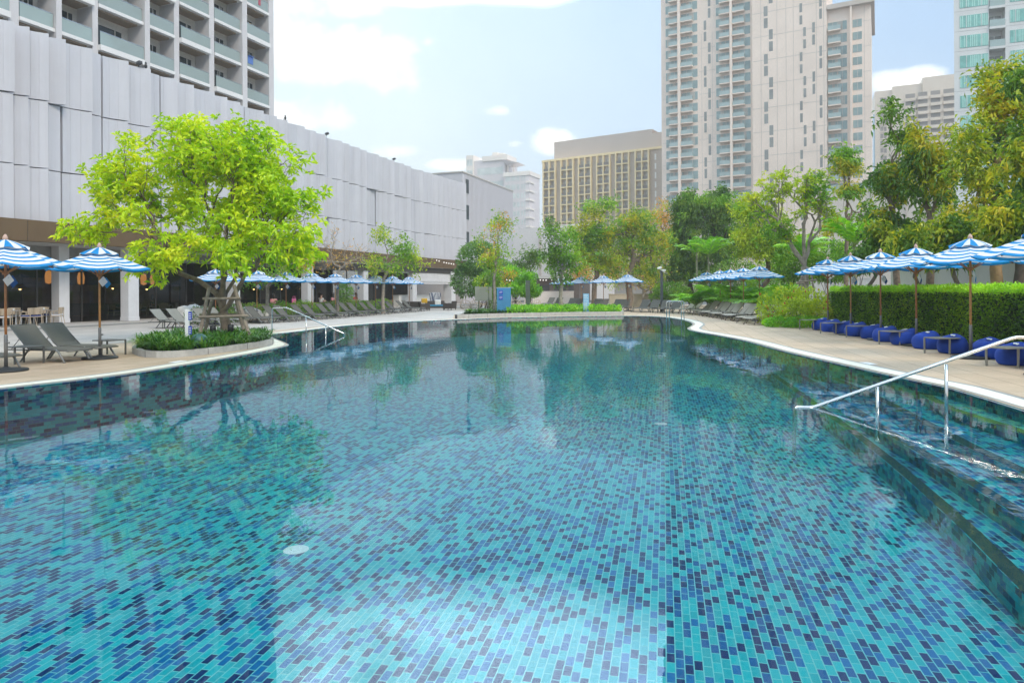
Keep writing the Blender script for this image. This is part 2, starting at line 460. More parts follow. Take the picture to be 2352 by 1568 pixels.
# basin
b = MB(); A = offset_path(pool, .0); s = 0; uvs = []
n = len(pool)
for i in range(n):
    j = (i + 1) % n
    L = (pool[j] - pool[i]).length
    b.quad((A[i].x, A[i].y, 0), (A[i].x, A[i].y, FLOOR), (A[j].x, A[j].y, FLOOR), (A[j].x, A[j].y, 0))
    uvs += [(s, 0), (s, FLOOR), (s + L, FLOOR), (s + L, 0)]; s += L
w = struct('pool_wall', b, tile_wall_shaded)
uv = w.data.uv_layers.new(name='UVMap')
for i, q in enumerate(uvs): uv.data[i].uv = q
sheet('pool_floor', [(p.x, p.y) for p in pool], [], FLOOR, tile_floor)

# steps in the right-hand corner
def arc_of(px, z, tail):
    return catmull([at(x, y, z) for x, y in px] + [Vector((*p, z)) for p in tail], .35)
STEPS = [([(1772, 862), (1880, 940), (2010, 1040), (2180, 1190), (2352, 1365)], -.72, [(3.0, 2.0), (2.4, -3)]),
         ([(1829, 860), (1900, 903), (2020, 985), (2180, 1085), (2352, 1195)], -.52, [(4.1, 3.2), (3.6, -3)]),
         ([(1906, 868), (2010, 915), (2170, 1000), (2352, 1090)], -.34, [(5.0, 4.2), (4.6, -3)]),
         ([(2112, 903), (2174, 938), (2352, 998)], -.19, [(5.6, 5.2), (5.4, -3)])]
for px, z, tail in STEPS:
    arc = arc_of(px, z, tail)
    # close along the pool edge: take the pool edge points lying beyond the arc start
    start, end = arc[0], arc[-1]
    edge = [p for p in pool[len(pool) // 2:] if p.y < start.y + .3 and p.x > 4.5]
    edge = [Vector((p.x + .02, p.y, z)) for p in edge if p.y > -3]
    poly = arc + [Vector((6.02, -3, z))] + edge[::-1]
    pp = [(p.x, p.y) for p in poly]
    b = MB()
    vs = [Vector((x, y, z)) for x, y in pp]
    fs = []
    for t in tessellate_polygon([vs]):
        a, c, d = (vs[i] for i in t); fs.append(t if (c - a).cross(d - a).z > 0 else t[::-1])
    b.add(vs, fs); struct('pool_step', b, tile_floor)
    b = MB(); uvs = []; s = 0
    low = FLOOR
    for p, q in zip(arc[:-1], arc[1:]):
        L = (q - p).length
        b.quad((p.x, p.y, z), (p.x, p.y, low), (q.x, q.y, low), (q.x, q.y, z)); uvs += [(s, z), (s, low), (s + L, low), (s + L, z)]; s += L
    o = struct('step_riser', b, tile_wall_shaded); uv = o.data.uv_layers.new(name='UVMap')
    for i, q in enumerate(uvs): uv.data[i].uv = q
    b = MB(); ribbon(b, arc, -.01, -.16, z + .004); ribbon(b, arc, -.012, -.013, z + .004, z - .05)
    struct('step_edge', b, dark_granite)

def watermat():
    m = bpy.data.materials.new('pool_water'); m.use_nodes = True
    t = NT(m.node_tree); t.n.clear()
    out = t.new('ShaderNodeOutputMaterial')
    tr = t.new('ShaderNodeBsdfTransparent'); tr.inputs[0].default_value = (.80, .99, 1.0, 1)
    gl = t.new('ShaderNodeBsdfGlossy'); gl.inputs['Roughness'].default_value = .012
    g = t.new('ShaderNodeNewGeometry')
    mp = t.new('ShaderNodeMapping'); mp.inputs['Scale'].default_value = (1.3, 1.0, 1); t.l.new(g.outputs['Position'], mp.inputs['Vector'])
    n1 = t.new('ShaderNodeTexNoise', inp={'Vector': mp.outputs[0], 'Scale': .9, 'Detail': 2.0, 'Distortion': .6}).outputs['Fac']
    n2 = t.new('ShaderNodeTexNoise', inp={'Vector': mp.outputs[0], 'Scale': 5.0, 'Detail': 2.0, 'Distortion': .4}).outputs['Fac']
    n3 = t.new('ShaderNodeTexNoise', inp={'Vector': g.outputs['Position'], 'Scale': .16, 'Detail': 2.0}).outputs['Fac']
    amp = t.ramp(n3, [(.42, (.12,) * 3), (.62, (1,) * 3)])
    h = t.math('ADD', t.math('MULTIPLY', n1, .0038), t.math('MULTIPLY', t.math('MULTIPLY', n2, amp), .0016))
    bn = t.new('ShaderNodeBump', inp={'Height': h, 'Strength': 1.0, 'Distance': 1.0})
    fr = t.new('ShaderNodeFresnel'); fr.inputs[0].default_value = 1.36
    t.l.new(bn.outputs[0], gl.inputs['Normal']); t.l.new(bn.outputs[0], fr.inputs['Normal'])
    mx = t.new('ShaderNodeMixShader', inp={0: fr.outputs[0], 1: tr.outputs[0], 2: gl.outputs[0]})
    t.l.new(mx.outputs[0], out.inputs['Surface']); return m
o = sheet('water', [(p.x, p.y) for p in pool], [], WATER, watermat())
# round white fittings set in the pool floor
white_paint = M('white_paint', (.80, .80, .78), .45, var=.03)
for q in ((680, 1262), (1518, 973)):
    b = MB(); b.lathe([(.0, .004), (.115, .004), (.13, .001)], 28); b.lathe([(.0, .010), (.05, .010), (.055, .004)], 20)
    o = b.build('floor_drain', white_paint, loc=at(*q, FLOOR) + Vector((0, 0, .002)))
    tag(o, 'round white drain cover in the pool floor, ' + ('nearest to the camera' if q[0] < 1000 else 'far one at mid pool'), 'drain', 'drain covers in the pool floor')

# ------------------------------------------------------------------ podium with its white fluted facade
white_panel = M('white_panel', (.565, .56, .60), .55, var=.03, scale=.6, bump=.08, bscale=60, streak=.10)
dark_gap = M('dark_gap', (.06, .06, .065), .8, var=.1)
bronze = M('bronze_cladding', (.14, .088, .042), .5, var=.08, scale=1)
bronze_dark = M('dark_bronze_cladding', (.055, .05, .045), .5, var=.08, scale=1)
soffit_mat = M('soffit_white', (.55, .54, .52), .7, var=.04)
column_mat = M('column_white', (.66, .65, .66), .6, var=.05, scale=2)
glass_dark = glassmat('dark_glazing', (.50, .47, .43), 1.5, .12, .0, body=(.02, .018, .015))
wood_wall = M('restaurant_wood', (.20, .115, .065), .6, var=.3, scale=2)
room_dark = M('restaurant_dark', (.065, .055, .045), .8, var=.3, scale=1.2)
terrace_mat = tilemat('terrace_stone', .9, .9, -ANG, [(0, (.46, .42, .38)), (1, (.52, .48, .44))], (.33, .30, .27), .006, rough=.6, dirt=.08)

TOP = 14.2
top_px = [(0, 48), (107, 77), (341, 162), (480, 213), (627, 266), (757, 318), (925, 377), (1067.6, 422)]
wall_pts = [at(x, y, TOP) for x, y in top_px]; wall_pts = [Vector((p.x, p.y, 0)) for p in wall_pts]
# smooth the measured plan with a cubic in y
ys = np.array([p.y for p in wall_pts]); xs = np.array([p.x for p in wall_pts])
cf = np.polyfit(ys, xs, 3)
def wx(y): return float(np.polyval(cf, y))
y0, y1 = wall_pts[0].y, wall_pts[-1].y
s0 = float(np.polyval(np.polyder(cf), y0))
plan = [Vector((wx(y0) + s0 * (y - y0), y, 0)) for y in (3.0, 10, 18, 25)] + [Vector((wx(y), y, 0)) for y in np.linspace(y0, y1, 40)]
def off(p, d):                       # outwards (towards the pool) from the plan at its nearest tangent
    i = min(range(len(plan)), key=lambda k: (plan[k] - p).length); a, c = plan[max(0, i - 1)], plan[min(len(plan) - 1, i + 1)]
    t = (c - a).normalized(); return p + Vector((t.y, -t.x, 0)) * d
podium = thing('podium_building', 'long low building with white fluted panel facade and glazed restaurant below', 'building', tuple(plan[20]))
bounds = [28, 62, 107, 146, 207, 240, 289, 341, 374, 402, 441, 488, 517, 547, 567, 600, 632, 641, 654.7, 694.5, 721.9, 743, 757.8, 781, 798, 822, 838, 865.6,
          886, 902, 924, 940, 957, 969, 988.7, 1002, 1014, 1026, 1034, 1045, 1058, 1067.6]
bp = [on_line(plan, x) for x in bounds]
d0 = (bp[0] - on_line(plan, 62)).length
pre = []; p = bp[0]
tdir = (plan[0] - plan[3]).normalized()
kk = 0
while p.y > 5:
    p = p + tdir * (1.1 + .8 * ((kk * 7) % 5) / 4); pre.append(p.copy()); kk += 1
bp = pre[::-1] + bp
rows = [(TOP, 10.98), (10.93, 7.72), (7.67, 4.4)]
rng = random.Random(3)
pp = Parts('panel', [white_panel], podium, 100)
pieces = []
GAPS = (146, 240, 374, 567, 641, 757.8, 865.6, 957)
for r, (zt, zb) in enumerate(rows):
    for i in range(len(bp) - 1):
        a, c = bp[i], bp[i + 1]
        if r and rng.random() < .12: a = a + (c - a) * rng.uniform(-.12, .16)
        amp = .52 if r == 0 else rng.choice((.52, .52, .44, .48)); base = rng.choice((0, 0, 0, .03, -.03))
        b = MB(); N = 6; L = (c - a).length
        g = .02
        gi = lambda k: 0 <= k - len(pre) < len(bounds) and bounds[k - len(pre)] in GAPS and (k + r) % 4 != 3
        if gi(i + 1): amp, base = .10, -.02
        if gi(i): g = .15
        f0 = g / L; pts = []
        for q in range(N + 1):
            s_ = f0 + (1 - f0) * q / N
            pts.append(off(a + (c - a) * s_, -.25 + base + amp * s_ ** 1.8))
        back = [off(a + (c - a) * (f0 + (1 - f0) * q / N), -.60) for q in range(N + 1)]
        for q in range(N):
            b.quad((pts[q].x, pts[q].y, zt), (pts[q].x, pts[q].y, zb), (pts[q + 1].x, pts[q + 1].y, zb), (pts[q + 1].x, pts[q + 1].y, zt))
            for z, rev in ((zt, 0), (zb, 1)):
                qd = [(pts[q].x, pts[q].y, z), (pts[q + 1].x, pts[q + 1].y, z), (back[q + 1].x, back[q + 1].y, z), (back[q].x, back[q].y, z)]
                b.quad(*(qd[::-1] if rev else qd))
        for e, rev in ((0, 0), (N, 1)):
            qd = [(back[e].x, back[e].y, zt), (back[e].x, back[e].y, zb), (pts[e].x, pts[e].y, zb), (pts[e].x, pts[e].y, zt)]
            b.quad(*(qd[::-1] if rev else qd))
        # raised seam lines
        for s_ in (.36, .68):
            if L > .9 or s_ < .5:
                q = off(a + (c - a) * s_, -.25 + base + amp * s_ ** 1.8 + .002)
                b.bar((q.x, q.y, zb), (q.x, q.y, zt), .025, .02, up=(1, .3, 0))
        pieces.append(((a - Vector((0, 0, 0))).length + (0 if a.y > 24 else 500), b))
for _, b in sorted(pieces, key=lambda t: t[0]): pp.add(b)
pp.done()
def wall_strip(b, d, za, zb, pl=None):
    P = [off(p, d) for p in (pl or plan)]
    for p, q in zip(P[:-1], P[1:]): b.quad((p.x, p.y, zb), (p.x, p.y, za), (q.x, q.y, za), (q.x, q.y, zb))
def flat_strip(b, da, db, z, up=True, pl=None):
    A = [off(p, da) for p in (pl or plan)]; B = [off(p, db) for p in (pl or plan)]
    for i in range(len(A) - 1):
        q = [(A[i].x, A[i].y, z), (A[i + 1].x, A[i + 1].y, z), (B[i + 1].x, B[i + 1].y, z), (B[i].x, B[i].y, z)]
        n = (Vector(q[1]) - Vector(q[0])).cross(Vector(q[2]) - Vector(q[0])).z
        b.quad(*(q if (n > 0) == up else q[::-1]))
b = MB(); wall_strip(b, -.61, 4.2, TOP - .1); b.build('backing_wall', dark_gap, podium, world=True)
b = MB(); flat_strip(b, -.61, -26, TOP - .12); b.build('roof', M('roof_grey', (.35, .35, .35), .9), podium, world=True)
b = MB(); flat_strip(b, .45, -.05, 5.12); wall_strip(b, .45, 4.12, 5.12); flat_strip(b, .45, .30, 4.12, False)
e0, e1 = off(plan[-1], .45), off(plan[-1], -3); b.quad((e0.x, e0.y, 5.12), (e0.x, e0.y, 4.12), (e1.x, e1.y, 4.12), (e1.x, e1.y, 5.12))
b.build('fascia', bronze, podium, world=True)
b = MB()
for x in (50, 205, 350, 470, 600, 715, 830, 935, 1010):       # joints of the fascia sheets
    q = off(on_line(plan, x), .452); b.bar((q.x, q.y, 4.13), (q.x, q.y, 5.11), .03, .012, up=(1, .3, 0))
b.build('fascia_joint', bronze_dark, podium, world=True)
far_plan = [p for p in plan if p.y > 58]
b = MB(); wall_strip(b, .12, 3.55, 4.10, far_plan); e0, e1 = off(plan[-1], .12), off(plan[-1], -3)
b.quad((e0.x, e0.y, 4.1), (e0.x, e0.y, 3.55), (e1.x, e1.y, 3.55), (e1.x, e1.y, 4.1)); b.build('lower_fascia', bronze_dark, podium, world=True)
b = MB(); flat_strip(b, .30, -2.2, 4.10, False); b.build('soffit', soffit_mat, podium, world=True)
GL = -2.2
near_plan = [p for p in plan if p.y < 70]
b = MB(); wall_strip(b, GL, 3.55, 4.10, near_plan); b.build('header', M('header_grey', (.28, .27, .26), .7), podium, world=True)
# glazing bay by bay, with slim dark mullions
cols_px = [(139, .55), (298, .66), (535, .66), (706, .75), (834, .8), (947, .85)]
gp = Parts('glass_pane', glass_dark, podium); mp_ = MB()
L = [off(p, GL) for p in near_plan]; acc = 0; last = L[0]
for p, q in zip(L[:-1], L[1:]):
    seg = (q - p).length; k = 0.0
    while acc + (seg - k) >= 2.4:
        k += 2.4 - acc; acc = 0; c = p + (q - p) * (k / seg)
        b = MB(); b.quad((last.x, last.y, 3.55), (last.x, last.y, .13), (c.x, c.y, .13), (c.x, c.y, 3.55)); gp.add(b)
        mp_.bar((c.x, c.y, .13), (c.x, c.y, 3.55), .06, .08); last = c
    acc += seg - k
gp.done(); mp_.build('mullion', bronze_dark, podium, world=True)
# the room behind
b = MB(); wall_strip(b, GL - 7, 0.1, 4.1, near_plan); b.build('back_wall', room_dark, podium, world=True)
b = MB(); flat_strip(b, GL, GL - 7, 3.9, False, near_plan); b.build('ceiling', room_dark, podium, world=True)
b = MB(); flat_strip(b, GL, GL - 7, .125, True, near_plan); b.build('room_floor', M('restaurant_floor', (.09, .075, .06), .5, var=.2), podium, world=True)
b = MB(); rng = random.Random(5)
for i in range(2, len(near_plan) - 1, 2):
    q = off(near_plan[i], GL - 6.8); w_ = rng.uniform(.4, 1.3)
    d = (near_plan[min(i + 1, len(near_plan) - 1)] - near_plan[i]).normalized()
    b.bar(q - d * w_ + Vector((0, 0, .2)), q + d * w_ + Vector((0, 0, .2)), .1, 0.05)
    b.obox(q + Vector((0, 0, 1.6)), d * w_, Vector((d.y, -d.x, 0)) * .05, Vector((0, 0, rng.uniform(.5, 1.3))))
b.build('wall_panel', wood_wall, podium, world=True)
for x, w_ in cols_px:
    deep = x == 139
    c = on_line([off(p, GL + .35 if deep else -.30) for p in plan], x)
    i = min(range(len(plan)), key=lambda k: (plan[k] - c).length); t_ = (plan[min(len(plan) - 1, i + 1)] - plan[i - 1]).normalized()
    b = MB(); nrm = Vector((t_.y, -t_.x, 0))
    b.obox(c + Vector((0, 0, 2.12)), t_ * w_ / 2, nrm * .30, (0, 0, 1.98)); b.obox(c + Vector((0, 0, .24)), t_ * (w_ / 2 + .02), nrm * .32, (0, 0, .11))
    b.build('column', column_mat, podium, world=True, bevel=.012)
struct_t = MB(); flat_strip(struct_t, .35, -9.5, .12); wall_strip(struct_t, .35, -.01, .12); struct('terrace', struct_t, terrace_mat)
b = MB(); flat_strip(b, .85, .35, .05); wall_strip(b, .85, -.01, .05); struct('terrace_step', b, granite)
# open bar pavilion at the far end of the podium
pav = [p for p in plan if p.y > 68]
pa, pb = off(on_line(plan, 947), -.3), off(on_line(plan, 1038), -.3)
dd = (pb - pa).normalized(); nn = Vector((dd.y, -dd.x, 0))
b = MB(); b.obox(pb + Vector((0, 0, 1.95)), dd * .5, nn * .5, (0, 0, 1.83)); b.build('column', column_mat, podium, world=True, bevel=.012)
b = MB(); mid = (pa + pb) / 2; ln = (pb - pa).length / 2 - .45
b.obox(mid + Vector((0, 0, 3.2)), dd * ln, nn * .30, (0, 0, .38)); b.obox(mid + nn * .05 + Vector((0, 0, 2.72)), dd * ln, nn * .28, (0, 0, .11)); b.obox(mid + nn * .02 + Vector((0, 0, 2.5)), dd * ln, nn * .25, (0, 0, .10))
b.build('pavilion_beam', column_mat, podium, world=True)
b = MB(); b.obox(mid - nn * 4.2 + dd * -2.0 + Vector((0, 0, 1.9)), dd * 4.2, nn * .1, (0, 0, 1.75)); b.build('bar_back_wall', room_dark, podium, world=True)
b = MB(); b.obox(mid - nn * 1.7 - dd * .9 + Vector((0, 0, .66)), dd * 3.3, nn * .35, (0, 0, .53)); b.obox(mid - nn * 1.7 - dd * .9 + Vector((0, 0, 1.22)), dd * 3.4, nn * .42, (0, 0, .03))
o = b.build('bar_counter', white_paint); tag(o, 'white bar counter inside the open pavilion at the end of the restaurant', 'counter')
o = MB(); o.obox(pb + nn * .515 - dd * .02 + Vector((0, 0, 2.02)), dd * .16, nn * .012, (0, 0, .1)); o.build('wall_plate', dark_gap, podium, world=True)

# taller plain wing behind the end of the podium, ribbed wall with three windows
rib_mat = M('ribbed_panel', (.58, .57, .60), .6, var=.03, scale=1)
wing = thing('service_wing', 'pale grey wing with ribbed side wall and narrow windows behind the fluted facade', 'building', tuple(plan[-1] + Vector((0, 4, 0))))
WT = 16.2
wf = Frame.vp(1062, 396, 86, 1748)
wu1 = wf.u(1178); wz1 = wf.z(1120, 419)
WT = wf.z(1062, 396)
b = MB(); rng = random.Random(2)
wf.box(b, 0, wu1, -12, 0, 0, WT)
b.build('wall', rib_mat, wing, world=True)
b = MB(); k = .6
while k < wu1 - .1: wf.box(b, k, k + .18, 0, .10, 0, WT - .05); k += .42
b.build('rib', rib_mat, wing, world=True)
b = MB(); wf.box(b, -.1, wu1 + .1, -12.1, .14, WT, WT + .16); b.build('coping', M('coping_warm', (.55, .52, .48), .7), wing, world=True)
win_glass = glassmat('window_glass', (.3, .34, .36), 1.5, .75, .03, body=(.09, .11, .12))
frame_grey = M('frame_grey', (.42, .42, .44), .5, var=.04)
for ya, yb in ((411, 446), (470, 506), (531, 566)):
    za, zb = wf.z(1072, yb), wf.z(1072, ya); ua, ub = wf.u(1068.5), wf.u(1076.5)
    b = MB(); wf.box(b, ua, ub, .02, .12, za, zb); f = b.build('window', frame_grey, wing, world=True)
    b = MB(); wf.box(b, ua + .1, ub - .06, .12, .14, za + .1, zb - .1); b.build('pane', win_glass, f, world=True)
f2 = Frame.vp(1003, 398, 88, 5000)
b = MB(); f2.box(b, 0, f2.u(1062) - .05, -3, 0, 0, f2.z(1003, 398)); b.build('end_wall', rib_mat, wing, world=True)
b = MB(); f2.box(b, f2.u(1040), f2.u(1054), .01, .06, f2.z(1047, 421), f2.z(1047, 408)); b.build('window', dark_gap, wing, world=True)

# ------------------------------------------------------------------ hotel tower on the left
tower_white = M('tower_render', (.60, .575, .575), .75, var=.05, scale=.5)
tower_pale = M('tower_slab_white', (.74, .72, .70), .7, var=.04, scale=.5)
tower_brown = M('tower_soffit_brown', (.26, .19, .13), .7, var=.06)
rail_glass = glassmat('balcony_glass', (.60, .74, .71), 1.5, .46, .0, body=(.66, .79, .76))
door_glass = glassmat('door_glass', (.2, .2, .2), 1.5, .85, .0, body=(.05, .062, .068))
curtain = M('curtain', (.42, .40, .36), .9, var=.06, scale=3)
room_wall = M('balcony_wall_cream', (.70, .66, .60), .8, var=.05)
metal = M('brushed_steel', (.62, .62, .62), .25, 1.0, var=.05)
hotel = thing('hotel_tower', 'tall grey hotel tower with rows of glass balconies rising behind the fluted building', 'building', tuple(atY(628, 666, 72)).__class__((0, 0, 0)))
tf = Frame.vp(628, 239, 72, 1782)
ZF = tf.z(604, 239)                   # one floor line
FH = 3.22
UR = 0.0
def tu(cx): return tf.u(cx * .28648)
fins = [(-330, -270), (445, 490), (1157, 1197), (1940, 1978)]
fin_u = [(tu(a), tu(b_)) for a, b_ in fins]
mid_fins = [(755, 800), (1410, 1450), (1690, 1730)]
z_lo, z_hi = 8.0, 62.0
FD = 1.5                              # depth of the fins in front of the room wall
b = MB(); tf.box(b, tu(-2600), 0, -14, -FD - .25, 0, z_hi); b.build('core_wall', room_wall, hotel, world=True)
b = MB(); tf.box(b, tu(2165), .05, -14, .05, 0, z_hi); b.build('end_wall', tower_white, hotel, world=True)
allf = [(u0, u1, .25) for u0, u1 in fin_u] + [(tu(a), tu(c), -.02) for a, c in mid_fins]
wlen = fin_u[1][0] - fin_u[0][0]
for k in range(1, 4): allf.append((fin_u[0][0] - wlen * k * .55, fin_u[0][1] - wlen * k * .55, .25))
allf.append(((fin_u[0][0] + fin_u[1][0]) / 2, (fin_u[0][0] + fin_u[1][0]) / 2 + .7, -.02))
for u0, u1, d in allf:
    b = MB(); tf.box(b, u0, u1, -FD - .2, d, 0, z_hi); b.build('fin', tower_white, hotel, world=True)
edges = sorted(allf, key=lambda t: t[0]) + [(tu(2165), 0, 0)]
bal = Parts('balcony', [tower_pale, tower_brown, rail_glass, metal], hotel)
win = Parts('window', [door_glass, curtain, room_wall], hotel)
rng = random.Random(11)
todo = []
for k in range(-3, 12):
    zf = ZF + FH * k
    for i in range(len(edges) - 1):
        ua, ub = edges[i][1], edges[i + 1][0]
        if ub - ua < .8: continue
        todo.append((0 if (-3 <= k <= 4 and ua > tu(-400)) else 1, k, i, ua, ub, zf))
todo.sort(key=lambda t: t[0])
for _, k, i, ua, ub, zf in todo:
    big_beam = (k + i) % 3 == 0
    b = MB(); fr_ = .30 if big_beam else .12
    b.mi = 0; tf.box(b, ua + .01, ub - .01, -FD, fr_ - .02, zf - (.42 if big_beam else .26), zf)
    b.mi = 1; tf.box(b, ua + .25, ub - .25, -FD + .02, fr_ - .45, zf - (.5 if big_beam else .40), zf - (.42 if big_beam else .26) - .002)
    b.mi = 2; tf.box(b, ua + .05, ub - .05, fr_ - .16, fr_ - .13, zf + .04, zf + 1.02)
    b.mi = 3; tf.box(b, ua + .03, ub - .03, fr_ - .175, fr_ - .115, zf + 1.03, zf + 1.08)
    bal.add(b)
    b = MB(); w_ = ub - ua
    b.mi = 0; tf.box(b, ua + .05, ua + w_ * .84, -FD - .24, -FD - .18, zf + .02, zf + 2.3)
    b.mi = 1
    if rng.random() < .75:
        cu = ua + w_ * rng.uniform(.5, .72); tf.box(b, cu, cu + w_ * rng.uniform(.04, .10), -FD - .18, -FD - .15, zf + .05, zf + 2.25)
    b.mi = 2; tf.box(b, ua + .05, ua + w_ * .86, -FD - .24, -FD - .12, zf + 2.3, zf + 2.42); tf.box(b, ua + w_ * .68, ua + w_ * .68 + .06, -FD - .18, -FD - .12, zf + .02, zf + 2.3)
    win.add(b)
bal.done(); win.done()
cloth = [M('towel_' + n, c, .9, var=.1) for n, c in (('yellow', (.55, .36, .08)), ('blue', (.10, .20, .50)), ('white', (.7, .7, .68)), ('red', (.45, .08, .12)))]
for cx_, kz, ci, w_, nm in ((2000, 2, 0, .7, 'yellow towel hung over a balcony rail high on the hotel'), (2015, 2, 2, .5, 'white towel hung beside the yellow one on the balcony rail'), (1998, 1, 1, .9, 'blue towel hung over a balcony rail of the hotel tower'), (2085, 3, 3, .4, 'red cloth drying on the top right hotel balcony')):
    b = MB(); u0 = tu(cx_); zz = ZF + FH * kz
    tf.box(b, u0, u0 + w_ * .8, -.01, .03, zz + .35, zz + 1.06); tf.box(b, u0, u0 + w_ * .8, -.01, .2, zz + 1.09, zz + 1.12)
    tag(b.build('towel', cloth[ci], bevel=.01), nm, 'towel', 'laundry on the hotel balconies')

# ------------------------------------------------------------------ towers and blocks beyond the garden
beige = M('precast_beige', (.83, .68, .58), .8, var=.07, scale=.12)
beige_dk = M('precast_joint', (.56, .48, .42), .85, var=.06)
teal_glass = M('window_teal', (.24, .33, .33), .15, var=.25, scale=.35, spec=.7)
slit_glass = M('window_slit', (.25, .25, .235), .2, var=.2, scale=.3, spec=.7)
rail_far = M('balcony_rail_glass', (.34, .43, .42), .2, var=.1, scale=.5, spec=.7)
T = thing('residential_tower', 'huge beige residential tower with columns of glass balconies and a blank panelled wall', 'building', (0, 0, 0))
rf = Frame.vp(1522, 300, 205, -1740)
X = lambda c: 1470 + .375 * c         # columns measured on an enlargement
def U(c): return rf.u(X(c))
FT = 3.32
zr = rf.z(X(1425), 8)                 # roof of the right-hand part
zb0 = rf.z(X(265), .375 * 1103)       # a balcony floor line
b = MB(); rf.box(b, U(138), U(700), -26, 0, 0, 150); rf.box(b, U(700), U(1155), -26, 1.2, 0, 150); b.build('wall', beige, T, world=True)
b = MB(); rf.box(b, U(1155), U(1425), -26, 0, 0, zr); b.build('side_wall', beige, T, world=True)
b = MB(); rf.box(b, U(1155) + .1, U(1447), -26, 1.4, zr, zr + 1.2); b.build('roof_slab', beige_dk, T, world=True)
b = MB(); rf.box(b, U(245), U(262), 0, 1.5, 0, 150); b.build('pier', beige, T, world=True)
b = MB(); rf.box(b, U(563), U(578), 0, 1.5, 0, 150); b.build('pier', beige, T, world=True)
b = MB(); rf.box(b, U(1296), U(1308), 0, 1.2, 0, zr - .02); b.build('pier', beige, T, world=True)
jt = Parts('panel_joint', [beige_dk], T, 100)
for k in range(0, 14):                # panel joints over the blank wall and the narrow wall beside the balconies
    z = zb0 - 2 + k * FT * 2
    b = MB(); rf.box(b, U(703), U(1152), 1.2, 1.225, z, z + .14); jt.add(b)
    for u0, u1 in ((370, 470), (145, 165), (1375, 1422)):
        b = MB(); rf.box(b, U(u0), U(u1), .0, .025, z, z + .12)
        if z < zr: jt.add(b)
for c in (752, 850, 905, 950, 1090, 1135): b = MB(); rf.box(b, U(c), U(c) + .12, 1.2, 1.22, 0, 150); jt.add(b)
for c in (385, 450, 1382): b = MB(); rf.box(b, U(c), U(c) + .1, 0, .02, 0, zr); jt.add(b)
jt.done()
bays = [(167, 245, 190, 245), (262, 360, 262, 334), (475, 563, 497, 563), (578, 684, 578, 652), (1160, 1292, 1160, 1286)]
bp_ = Parts('balcony', [beige, rail_far], T); wp_ = Parts('window', [teal_glass, beige_dk, curtain], T); rng = random.Random(21)
items = []
for k in range(-6, 36):
    for i, (w0, w1, b0, b1) in enumerate(bays):
        z = zb0 + k * FT
        if i == 4 and z > zr - 3: continue
        items.append((0 if -1 <= k <= 20 else 1, k, i, w0, w1, b0, b1, z))
items.sort(key=lambda t: t[0])
for _, k, i, w0, w1, b0, b1, z in items:
    if i == 4 and k < 12: w1, b1 = 1276, 1240
    b = MB(); b.mi = 0; rf.box(b, U(w0), U(w1), .02, .05, z + .05, z + 2.35); 
    b.mi = 1
    n = 4 if i == 4 else 3
    for q in range(1, n): uu = U(w0) + (U(w1) - U(w0)) * q / n; rf.box(b, uu - .05, uu + .05, .05, .09, z + .05, z + 2.35)
    if rng.random() < .8:
        b.mi = 2; uu = U(w0) + (U(w1) - U(w0)) * rng.uniform(.08, .6); rf.box(b, uu, uu + rng.uniform(.4, 1.4), .05, .07, z + .1, z + 2.3)
    wp_.add(b)
    b = MB(); b.mi = 0; rf.box(b, U(b0) + .02, U(b1) - .02, .06, 1.45, z - .30, z); b.mi = 1
    rf.box(b, U(b0) + .06, U(b1) - .06, 1.38, 1.42, z + .05, z + 1.1)
    rf.box(b, U(b0) + .06, U(b0) + .10, .1, 1.36, z + .05, z + 1.1); rf.box(b, U(b1) - .10, U(b1) - .06, .1, 1.36, z + .05, z + 1.1)
    bp_.add(b)
wp_.done(); bp_.done()
sl = Parts('slit_window', [slit_glass], T)
for k in range(-4, 30):
    z = zb0 + k * FT; pair = (k // 2) % 2
    b = MB(); c = 426 if pair else 400; rf.box(b, U(c), U(c + 15), .02, .06, z + .0, z + 2.7); sl.add(b)
    b = MB(); c = 803 if pair else 772; rf.box(b, U(c), U(c + 23), 1.21, 1.25, z + .3, z + 3.0); sl.add(b)
    b = MB(); c = 1012 if pair else 990; rf.box(b, U(c), U(c + 16), 1.21, 1.25, z - .4, z + 2.0); sl.add(b)
    b = MB(); c = 1067 if pair else 1110; rf.box(b, U(c), U(c + 16), 1.21, 1.25, z + .2, z + 2.9); sl.add(b)
sl.done()
cw = Parts('corner_window', [teal_glass, beige_dk], T)
for k in range(-4, 30):
    z = zb0 + k * FT + .1
    if z > zr - 3: break
    b = MB(); b.mi = 0; rf.box(b, U(1312), U(1368), .02, .06, z, z + 2.0); b.mi = 1; uu = U(1340); rf.box(b, uu - .05, uu + .05, .06, .09, z, z + 2.0); cw.add(b)
cw.done()
# low podium of that tower, seen between the trees
pod = Frame.vp(1968, 560, 120, -1740)
P = thing('tower_podium', 'plain cream podium wall with a glass parapet at the foot of the beige tower', 'building', pod.p(0, 0, 0))
b = MB(); pod.box(b, pod.u(1890), pod.u(2290), -30, 0, 0, pod.z(1990, 434)); b.build('wall', M('podium_cream', (.62, .55, .48), .8, var=.05, scale=.3), P, world=True)
b = MB(); pod.box(b, pod.u(1892), pod.u(2032), -.2, -.1, pod.z(1990, 434), pod.z(1990, 420)); b.build('glass_parapet', rail_far, P, world=True)
for c in (2000, 2080, 2150, 2230): b = MB(); pod.box(b, pod.u(c), pod.u(c) + .3, 0, .12, 0, pod.z(1990, 434) - .05); b.build('pilaster', beige_dk, P, world=True)
b = MB(); pod.box(b, pod.u(2120), pod.u(2285), 0, .3, pod.z(2200, 545), pod.z(2200, 535)); pod.box(b, pod.u(2120), pod.u(2285), 0, .2, pod.z(2200, 500), pod.z(2200, 490)); b.build('ledge', beige_dk, P, world=True)

